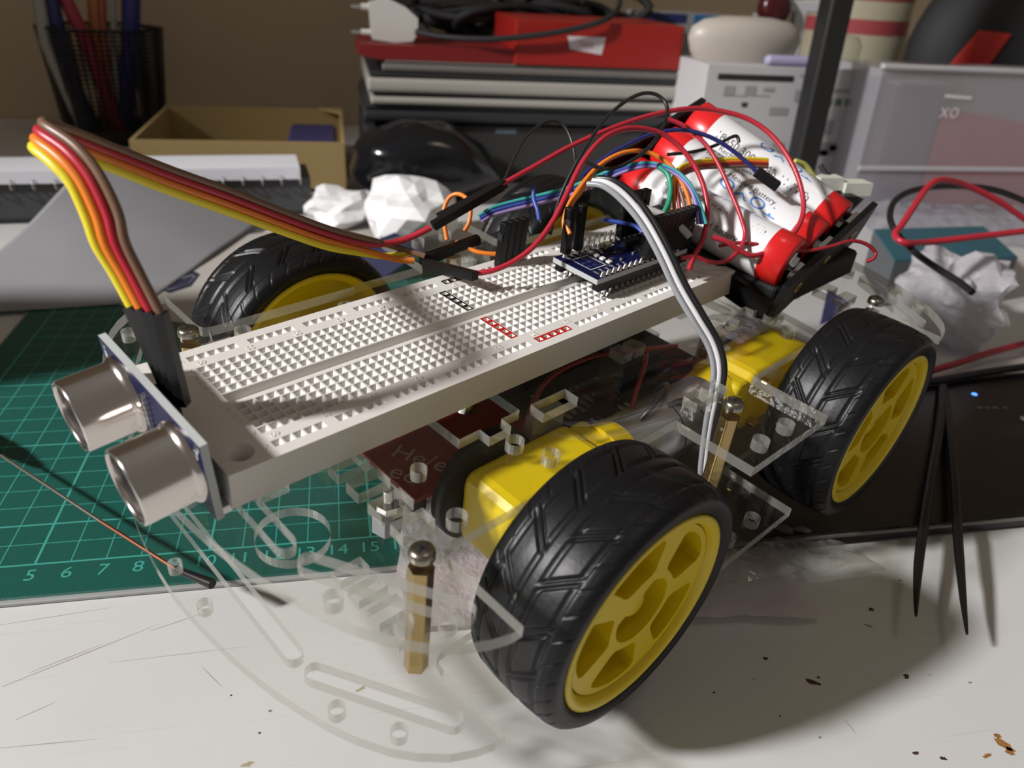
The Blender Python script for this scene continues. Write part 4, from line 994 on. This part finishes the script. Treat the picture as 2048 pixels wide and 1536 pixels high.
# stack of laptops
LAPW = mat('pearl_white_lid', (.36, .345, .31), .35); LAPD = mat('dark_lid', (.025, .026, .03), .4); LAPG = mat('grey_lid', (.15, .14, .13), .45)
zc = zb + .05
def laptop(u0, u1, v0, v1, mt, label, bf, edge, base_m=None):
    global zc
    xa, xb, za, z1 = boxpx(u0, v0, u1, v1, bf)
    h = z1 - za
    t = thing('laptop', label, 'laptop', base=((xa + xb) / 2, bf + 70, zc), group='laptops in the stack')
    m = MB(); m.rbox((xa, bf, zc), (xb, bf + 165, zc + h * .72), min(h * .34, 4), axis=0); m.build('chassis', mt, t)
    MB().rbox((xa + 2, bf + 1.5, zc + h * .76), (xb - 2, bf + 163, zc + h), 1.2, axis=0).build('lid', edge, t)
    MB().bbox((xa + 6, bf + 4, zc + h * .70), (xb - 6, bf + 160, zc + h * .78)).build('hinge_gap', BLKM, t)
    zc += h + .1
laptop(728, 1392, 206, 240, LAPD, 'thick black laptop at the bottom of the stack', 470, LAPD)
laptop(742, 1368, 182, 206, LAPW, 'lower of the two pearl white laptops', 468, LAPD)
laptop(735, 1374, 140, 182, LAPW, 'upper pearl white laptop in the stack', 466, LAPD)
laptop(765, 1398, 118, 140, LAPG, 'grey-lidded laptop on top of the stack under the red boxes', 466, LAPG)
xr = at_b(745, 160, 466).x
# red boxes
RED = mat('red_card', (.30, .012, .008), .4, var=.1, vscale=14); RED2 = mat('dark_red_card', (.17, .007, .007), .45)
xa, xb, za, zb = boxpx(716, 92, 1036, 124, 468)
tr = thing('red_tray', 'low dark red carton lying under the white plug', 'box', base=((xa + xb) / 2, 510, zc))
m = MB(); m.add([(xa, 468, zc + 3), (xa + 16, 468, zc), (xb, 468, zc), (xb, 468, zc + 11), (xa + 2, 468, zc + 11), (xa, 560, zc + 3), (xa + 16, 560, zc), (xb, 560, zc), (xb, 560, zc + 11), (xa + 2, 560, zc + 11)], [(0, 1, 2, 3, 4), (9, 8, 7, 6, 5), (0, 5, 6, 1), (1, 6, 7, 2), (2, 7, 8, 3), (3, 8, 9, 4), (4, 9, 5, 0)])
m.build('carton', RED2, tr)
ZTRAY = zc + 11
xa, xb, za, zb = boxpx(1030, 28, 1368, 118, 466)
rbx = thing('red_box', 'bright red box with a white sticker on top of the laptops', 'box', base=((xa + xb) / 2, 510, zc))
ZRED = zc + (zb - za)
MB().rbox((xa + .5, 466, zc), (xb, 560, ZRED), 1.2).build('carton', RED, rbx)
p0 = at_b(1135, 72, 465.7); p1 = at_b(1212, 75, 465.7); p2 = at_b(1203, 110, 465.7); p3 = at_b(1140, 98, 465.7)
MB().flat([p3, p2, p1, p0]).build('sticker', mat('sticker_white', (.62, .55, .58), .5), rbx)
m = MB(); pc_ = at_b(1172, 88, 465.4); m.text('Tasty', 6, Matrix.Translation(pc_) @ Matrix.Rotation(math.pi / 2, 4, 'X')); m.build('sticker_print', mat('sticker_pink', (.55, .2, .22), .5), rbx)
# plug
pg = thing('mains_plug', 'white two-pin mains plug resting on the dark red carton', 'plug', base=tuple(Vector((180, 490, ZTRAY))))
pb = 486
o = [at_b(u, v, pb) for u, v in ((738, 20), (775, 10), (812, 28), (836, 50), (836, 78), (826, 96), (790, 98), (745, 92))]
dzz = ZTRAY - min(q_.z for q_ in o) + .1
o = [(q_.x, q_.z + dzz) for q_ in o]
MB().prism(o, pb, pb + 24, (), 0, 0, lambda a, b_, z: Vector((a, z, b_))).build('plug_body', mat('white_plug', (.60, .59, .56), .45), pg, bevel=2.0)
for v in (27, 78):
    a = at_b(742, v, pb + 12); b_ = at_b(702, v - 2, pb + 12); a.z += dzz; b_.z += dzz; mid = a + (b_ - a) * .5
    MB().cyl(a, mid, 2.6, None, 12).build('pin_sleeve', mat('white_plug', (.60, .59, .56), .45), pg); MB().cyl(mid, b_, 2.2, 1.6, 12).build('pin', CHROME, pg)
cab = thing('power_cable', 'black mains cable draped from the white plug over the red boxes', 'cable', base=tuple(at_b(1000, 85, 462)))
cp = [(832, 70, 484), (870, 78, 476), (930, 84, 466), (1000, 84, 460), (1080, 76, 458), (1150, 64, 458), (1205, 48, 460), (1232, 28, 470), (1240, 0, 490), (1235, -40, 520)]
MB().tube([at_b(*q_) + Vector((0, 0, dzz * .5)) for q_ in cp], 2.3, 8).build('cable', BLKM, cab)
cl = thing('cable_coil', 'tangled coil of black cables behind the plug', 'cable', base=tuple(at_b(950, 90, 520)))
rs = random.Random(12)
for k in range(20):
    c = at_b(rs.uniform(880, 1200), rs.uniform(5, 75), 570 + 4 * k); rr_ = rs.uniform(18, 46)
    c.z = max(c.z, ZTRAY + 8)
    MB().tube([c + Vector((math.cos(t) * rr_ * 1.5, 10 * math.sin(2 * t + k), math.sin(t) * rr_ * .42)) for t in [i * 2 * math.pi / 12 for i in range(13)]], 4.2, 6, sub=3).build('coil_loop', BLKM, cl)

# printed white carton
xa, xb, za, zb = boxpx(1393, 128, 1752, 428, 410)
wbx = thing('white_carton', 'white printed carton with small icons standing behind the battery cells', 'box', base=((xa + xb) / 2, 450, ZT))
xb = at_b(1748, 140, 410).x - 4
ZW = at_b(1560, 134, 410).z
MB().rbox((xa, 410, ZT), (xb, 470, ZW), 1.0).build('carton', mat('white_carton_card', (.50, .485, .50), .55), wbx)
def pr_rect(m, u0, v0, u1, v1, b=409.6):
    a = at_b(u0, v0, b); c = at_b(u1, v1, b); m.flat([(a.x, b, c.z), (c.x, b, c.z), (c.x, b, a.z), (a.x, b, a.z)])
m = MB(); pr_rect(m, 1437, 147, 1586, 164); m.build('title_bar_print', mat('print_black', (.02, .02, .02), .5), wbx)
for u, v, w_, h in ((1450, 172, 18, 18), (1492, 172, 18, 18), (1528, 175, 20, 9), (1445, 190, 50, 3), (1500, 190, 40, 3), (1540, 215, 34, 16), (1600, 150, 26, 4), (1592, 180, 16, 24), (1657, 160, 10, 8), (1655, 178, 42, 7), (1645, 240, 18, 30), (1470, 245, 8, 12), (1545, 285, 20, 22), (1660, 290, 14, 12), (1635, 285, 34, 26)):
    m = MB(); pr_rect(m, u, v, u + w_, v + h); m.build('grey_print', mat('print_grey', (.30, .29, .30), .6), wbx)
for u in (1652, 1672, 1692):
    m = MB(); pr_rect(m, u, 198, u + 10, 212); m.build('icon_print', mat('print_green', (.10, .17, .08), .6), wbx)
m = MB(); pr_rect(m, 1484, 205, 1494, 214); m.build('dot_print', mat('print_black', (.02, .02, .02), .5), wbx)
m = MB(); pr_rect(m, 1641, 300, 1654, 312); m.build('emblem_print', mat('print_maroon', (.10, .04, .04), .6), wbx)
# black pole
pt = at_b(1665, 0, 385); pb_ = at_b(1592, 420, 385)
single(MB().rbox(((pt.x + pb_.x) / 2 - 9.5, 376, ZT), ((pt.x + pb_.x) / 2 + 9.5, 395, 330), 3), 'black_pole', 'black square pole rising in front of the white carton', 'pole', mat('pole_black', (.010, .010, .010), .5), base=((pt.x + pb_.x) / 2, 385, ZT))
# things on the carton
bowl = thing('white_bowl', 'off-white shallow bowl lying on the white carton', 'bowl', base=tuple(Vector((at_b(1490, 90, 448).x, 450, ZW))))
c = at_b(1490, 90, 448)
bw_ = MB().lathe([(40, 0), (44, 6), (47, 16), (45, 24), (36, 30), (20, 33), (0.01, 33.5)], (c.x, 450, ZW + .1), (0, 0, 1), 40); bw_.v = [Vector((v.x * 1 + (v.x - c.x) * .05, 450 + (v.y - 450) * .42, v.z)) for v in bw_.v]; bw_.build('shell', mat('off_white_ceramic', (.46, .42, .37), .4), bowl)
a = at_b(1538, 118, 416); b_ = at_b(1660, 104, 416); a.z = b_.z = ZW + 4.2; a.y = b_.y = 417
lp = thing('lavender_pen', 'pale lavender pen lying on the front edge of the white carton', 'pen', base=(a.x, a.y, ZW))
MB().cyl(a, b_, 4.0, None, 18).build('barrel', mat('lavender_plastic', (.40, .38, .56), .4), lp); MB().cyl(a - Vector((2, 0, 0)), a, 2.6, 4.0, 18).build('cap_end', mat('lavender_plastic', (.40, .38, .56), .4), lp)
# shelf items along the top edge
cdt = thing('card_tray', 'pale tray of blue cards at the top edge behind the red box', 'tray', base=tuple(Vector((at_b(1370, 0, 610).x, 625, ZT))))
xa, xb, za, zb = boxpx(1275, -12, 1462, 26, 610)
MB().bbox((xa, 610, ZT), (xb, 640, za)).build('tray_body', mat('pale_tray', (.36, .36, .37), .5), cdt)
for k, (u0, u1, c_) in enumerate(((1290, 1378, (.03, .035, .16)), (1394, 1450, (.03, .17, .42)))):
    x0_, x1_ = at_b(u0, 5, 609).x, at_b(u1, 5, 609).x
    MB().bbox((x0_, 609.4, za - 9), (x1_, 611, za - 1)).build('card', mat('card_' + str(k), c_, .5), cdt)
kn = thing('round_dial', 'dark red round dial on a grey stand behind the carton', 'dial', base=tuple(Vector((at_b(1537, 30, 500).x, 508, ZT))))
c = at_b(1537, 18, 500); MB().lathe([(0.01, -2), (11, 0), (14, 6), (14, 14), (10, 18), (0.01, 18)], c, (0, -1, .15), 28).build('knob_disc', mat('maroon_plastic', (.06, .008, .010), .25), kn); MB().bbox((c.x - 8, 500, ZT), (c.x + 8, 512, c.z - 4)).build('stand', mat('grey_stand', (.3, .29, .27), .5), kn)
br = thing('white_bracket', 'white plastic tee bracket behind the carton', 'bracket', base=tuple(Vector((at_b(1600, 40, 495).x, 497, ZT))))
c = at_b(1606, 14, 494); MB().rbox((c.x - 18, 492, c.z - 4), (c.x + 18, 500, c.z + 5), 2).build('crossbar', mat('white_bracket_plastic', (.62, .63, .64), .5), br); MB().rbox((c.x - 7, 492, ZT), (c.x + 5, 500, c.z - 3), 2).build('stem', mat('white_bracket_plastic', (.62, .63, .64), .5), br)
# cream tub, jar, headset
cx_ = at_b(1790, 60, 545)
tub = thing('cream_tub', 'cream tub with a pink-red banded label behind the clear bin', 'tub', base=(cx_.x, 618, ZT))
rT = abs(at_b(1890, 60, 545).x - at_b(1690, 60, 545).x) / 2
MB().lathe([(0.01, 0), (rT * .96, 0), (rT, 4), (rT, 190), (rT * .9, 195), (0.01, 195)], (cx_.x, 618, ZT), (0, 0, 1), 48).build('tub_body', mat('cream_plastic_tub', (.47, .43, .31), .5), tub)
za_, zb_ = at_b(1790, 66, 545).z, at_b(1790, 28, 545).z
MB().lathe([(rT + .3, za_ - 4), (rT + .3, zb_ - 7)], (cx_.x, 618, 0), (0, 0, 1), 48).build('label_band', mat('pink_label', (.44, .08, .09), .5), tub)
MB().lathe([(rT + .3, zb_ + 10), (rT + .3, zb_ + 30)], (cx_.x, 618, 0), (0, 0, 1), 48).build('label_band', mat('pink_label', (.44, .08, .09), .5), tub)
jc = at_b(1705, 80, 430)
jar = thing('glass_jar', 'small clear glass jar beside the black pole', 'jar', base=(jc.x + 3, 446, ZW)); MB().lathe([(0.01, 0), (13, 0), (14.5, 3), (14.5, 16), (11, 22), (0.01, 24)], (jc.x + 3, 446, ZW + .1), (0, 0, 1), 32).build('glass', clear_mat('clear_glass', (.9, .92, .88), .03, 1.5, .12, (.6, .62, .55)), jar)
hc = at_b(2075, 130, 455)
hs = thing('black_headset', 'round black case with a wide red strap at the upper right', 'case', base=(hc.x, 485, ZT))
rH = abs(at_b(2075, 130, 455).x - at_b(1884, 130, 455).x)
m = MB(); m.lathe([(0.01, -34), (rH * .55, -30), (rH * .86, -16), (rH, 4), (rH, 16), (rH * .9, 30), (0.01, 34)], (hc.x, 495, hc.z - 4), (0, 1, 0), 56); m.v = [Vector((v.x, v.y, max(v.z, ZT))) for v in m.v]; m.build('shell', mat('black_fabric', (.014, .014, .015), .7), hs)
m = MB()
def strap(a, b_):
    q00, q10, q11, q01 = Vector((1958, 60)), Vector((2024, 68)), Vector((1966, 146)), Vector((1890, 140))
    q_ = (q00 * (1 - a) + q10 * a) * (1 - b_) + (q01 * (1 - a) + q11 * a) * b_
    prof = [(0.0, -34), (rH * .55, -30), (rH * .86, -16), (rH * 1.02, 4)]; y = 470
    for it in range(4):
        p = at_b(q_.x, q_.y, y); r = math.hypot(p.x - hc.x, p.z - hc.z + 4)
        for (r0, h0), (r1, h1) in zip(prof, prof[1:]):
            if r0 <= r <= r1: y = 495 + h0 + (h1 - h0) * (r - r0) / (r1 - r0) - 2
    return at_b(q_.x, q_.y, y)
m.grid(strap, 16, 6); m.build('strap', mat('red_strap', (.46, .022, .014), .7), hs, solid=.8)

# clear plastic bin with contents
FR = clear_mat('frosted_plastic', (.94, .94, .95), .25, 1.4, .33, (.80, .78, .83), .3, 60)
BX0, BX1, BY0, BY1 = at_b(1742, 240, 372).x, 900, 372, 440
BZ0, BZ1 = ZT, at_b(1900, 143, 372).z
bn_ = thing('clear_bin', 'frosted clear plastic bin at the right with a white logo', 'bin', base=((BX0 + BX1) / 2, 400, ZT))
MB().bbox((BX0, BY0, BZ0 + 2), (BX1, BY0 + 1.6, BZ1)).build('front_panel', FR, bn_); MB().bbox((BX0, BY0 + 1.6, BZ0 + 2), (BX0 + 1.6, BY1, BZ1)).build('side_panel', FR, bn_)
MB().bbox((BX0, BY1, BZ0 + 2), (BX1, BY1 + 1.6, BZ1)).build('back_panel', FR, bn_); MB().bbox((BX0, BY0, BZ0), (BX1, BY1 + 1.6, BZ0 + 2)).build('base_panel', FR, bn_)
MB().rbox((BX0 - 2, BY0 - 3, BZ1), (BX1, BY0 + 3, BZ1 + 4), 1.4, axis=0).build('rim', mat('frost_rim', (.46, .45, .46), .35), bn_)
zr = at_b(1900, 338, 371).z; MB().rbox((BX0 - 1, BY0 - 2, zr - 2), (BX1, BY0, zr + 2), .8, axis=0).build('lower_ridge', mat('frost_rim', (.46, .45, .46), .35), bn_)
p = at_b(1900, 222, 371.8)
m = MB(); m.text('xo', 17, Matrix.Translation((p.x, 371.6, p.z)) @ Matrix.Rotation(math.pi / 2, 4, 'X')); m.flat([(p.x - 9, 371.6, p.z + 10), (p.x + 16, 371.6, p.z + 9), (p.x + 16, 371.6, p.z + 11.5), (p.x - 9, 371.6, p.z + 12.5)]); m.build('logo_print', mat('logo_white', (.6, .6, .6), .5), bn_)
xa, xb, za, zb = boxpx(1882, 222, 2140, 345, 380)
m = MB(); m.add([(xa, 384, ZT + 2.2), (xb, 384, ZT + 2.2), (xb, 384, zb - 18), (xa, 384, zb), (xa, 425, ZT + 2.2), (xb, 425, ZT + 2.2), (xb, 425, zb - 18), (xa, 425, zb)], [(0, 1, 2, 3), (5, 4, 7, 6), (1, 5, 6, 2), (4, 0, 3, 7), (3, 2, 6, 7), (0, 4, 5, 1)])
single(m, 'red_packet', 'pinkish red packet inside the clear bin', 'packet', mat('packet_red', (.50, .05, .06), .5), base=((xa + xb) / 2, 400, ZT + 2.2))
xa3, xb3, _, zb3 = boxpx(1775, 165, 1878, 345, 384)
single(MB().rbox((xa3, 386, ZT + 2.2), (xb3, 428, zb3), 3), 'mauve_packet', 'mauve brown packet at the left end of the clear bin', 'packet', mat('packet_mauve', (.17, .12, .14), .6), base=((xa3 + xb3) / 2, 400, ZT + 2.2))
xa4, xb4, _, zb4 = boxpx(1885, 160, 2140, 220, 430)
single(MB().rbox((xb + 2, 386, ZT + 2.2), (xb + 40, 430, 60), 3), 'navy_packet', 'dark packet at the right end of the clear bin', 'packet', mat('packet_navy', (.03, .035, .06), .6), base=(xb + 20, 408, ZT + 2.2)) if False else None
# crinkled clear bag on the desk before the bin
e00, e10, e11, e01 = at_z(1715, 470, 0), at_z(2120, 500, 0), at_z(2120, 432, 0), at_z(1735, 432, 0)
m = MB()
def bag(a, b_):
    p = (e00 * (1 - a) + e10 * a) * (1 - b_) + (e01 * (1 - a) + e11 * a) * b_
    return Vector((p.x, p.y, 3 + 14 * math.sin(math.pi * min(1, b_)) ** .7 + 4 * nz((p.x, p.y, 0), .05) + 2.0 * nz((p.x, p.y, 5), .14)))
m.grid(bag, 60, 40); m.v = [Vector((v.x, v.y, max(v.z, ZT + .2))) for v in m.v]
single(m, 'plastic_bag', 'crinkled bluish clear plastic bag lying in front of the clear bin', 'plastic bag', clear_mat('bag_film', (.90, .90, .94), .2, 1.45, .50, (.50, .50, .55), 1.5, 90), base=tuple(e00))
# teal box
tl = thing('teal_box', 'small carton with a teal lid and grey front at the right', 'box', base=tuple(at_z(1900, 640, ZT)))
T0 = [at_b(1788, 522, 190), at_b(2038, 516, 178)]
zt_ = 27.0
f0 = at_z(1790, 520, zt_); f1 = at_z(2036, 514, zt_); k0 = at_z(1748, 458, zt_); k1 = at_z(1932, 443, zt_)
k1 = f1 + (k0 - f0) * 1.05
top = [f0, f1, k1, k0]
m = MB(); m.add([(q_.x, q_.y, ZT) for q_ in top] + [(q_.x, q_.y, zt_ - 1.2) for q_ in top], [(0, 3, 2, 1), (0, 1, 5, 4), (1, 2, 6, 5), (2, 3, 7, 6), (3, 0, 4, 7)]); m.build('carton', mat('slate_card', (.085, .095, .105), .6), tl)
m = MB(); m.add([(q_.x, q_.y, zt_ - 1.2) for q_ in top] + [tuple(q_) for q_ in top], [(4, 5, 6, 7), (0, 1, 5, 4), (1, 2, 6, 5), (2, 3, 7, 6), (3, 0, 4, 7)]); m.build('lid', mat('teal_card', (.022, .10, .135), .5, var=.15, vscale=30), tl)
fd = (f1 - f0).normalized(); fn = Vector((fd.y, -fd.x, 0))
pm = f0 + fd * ((f1 - f0).length * .80); pm.z = 10
Mx = Matrix.Translation(pm + fn * .3) @ Matrix((fd, Vector((0, 0, 1)), fn)).transposed().to_4x4()
m = MB(); m.text('OO', 12, Mx); m.flat([Mx @ Vector((-9, 7, 0)), Mx @ Vector((9, 7, 0)), Mx @ Vector((9, 9, 0)), Mx @ Vector((-9, 9, 0))]); m.build('front_print', mat('pale_grey_print', (.34, .34, .37), .6), tl)
m = MB(); nm_ = Mx @ Matrix.Translation((-34, -8, 0)); m.flat([nm_ @ Vector((-14, 0, 0)), nm_ @ Vector((14, 0, 0)), nm_ @ Vector((14, 1.8, 0)), nm_ @ Vector((-14, 1.8, 0))]); m.build('caption_print', mat('dim_print', (.16, .16, .17), .6), tl)
# loose cables at the right
def cable(label, col, r, pts):
    P = [at_d(*q_) if len(q_) == 3 and q_[2] > 150 else at_z(*q_) for q_ in pts]
    t = thing('loose_cable', label, 'cable', base=tuple(min(P, key=lambda p: p.z)), group='loose cables at the right')
    MB().tube(P, r, 10).build('cable', wirecol(col, WC[col]), t)
cable('black cable looping above the teal box', 'black', 1.6, [(2110, 432, 440), (2040, 398, 435), (1980, 378, 430), (1900, 372, 422), (1830, 380, 413), (1790, 402, 406), (1780, 436, 395), (1796, 470, 388), (1830, 505, 378), (1872, 535, 368), (1915, 562, 358), (1945, 585, 350)])
cable('red cable looping above the teal box', 'red', 1.6, [(2110, 480, 430), (2045, 435, 424), (1990, 398, 418), (1930, 370, 412), (1882, 360, 403), (1855, 375, 398), (1830, 410, 391), (1805, 448, 384), (1790, 470, 380), (1812, 486, 376), (1860, 484, 384), (1940, 475, 388), (2050, 462, 394), (2110, 456, 398)])
cable('red cable running off to the right behind the rear tyre', 'red', 1.7, [(1820, 752, 4.5), (1860, 742, 5), (1920, 725, 5), (1985, 704, 5), (2060, 684, 6), (2130, 660, 6)])
cable('black cable running off to the right behind the rear tyre', 'black', 1.8, [(1815, 768, 5), (1880, 760, 5.5), (1950, 748, 5.5), (2060, 732, 6), (2130, 722, 6)])
# small green circuit board with white plugs
gp = thing('green_board', 'small green circuit board with white plugs beside the white carton', 'circuit board', base=tuple(at_d(1680, 420, 330)))
q = [at_d(u, v, d) for u, v, d in ((1600, 398, 316), (1680, 445, 316), (1728, 398, 332), (1650, 360, 332))]
m = MB(); nrm = (q[1] - q[0]).cross(q[3] - q[0]).normalized(); nrm = nrm if nrm.z > 0 else -nrm
m.add([p - nrm * 1.6 for p in q] + q, [(0, 3, 2, 1), (4, 5, 6, 7), (0, 1, 5, 4), (1, 2, 6, 5), (2, 3, 7, 6), (3, 0, 4, 7)]); m.build('circuit_board', mat('green_board', (.010, .07, .035), .4), gp)
for (u, v, d), sz in (((1648, 372, 325), 7), ((1700, 382, 327), 8)):
    c = at_d(u, v, d); MB().box(c + nrm * 2, (sz * 1.5, sz, 5)).build('connector', mat('white_nylon', (.6, .62, .55), .5), gp)
c = at_d(1668, 398, 322); MB().box(c + nrm * 1, (14, 10, 3)).build('chip', BLKP, gp)
for pts, c_ in (([(1590, 322, 318), (1610, 330, 320), (1625, 350, 322), (1632, 362, 323)], (.5, .5, .12)), ([(1700, 372, 327), (1672, 362, 326), (1650, 345, 325), (1640, 330, 325)], (.03, .03, .03))):
    MB().tube([at_d(*p) for p in pts], 1.1, 6).build('lead', mat('lead_%.2f' % c_[0], c_, .4), gp)
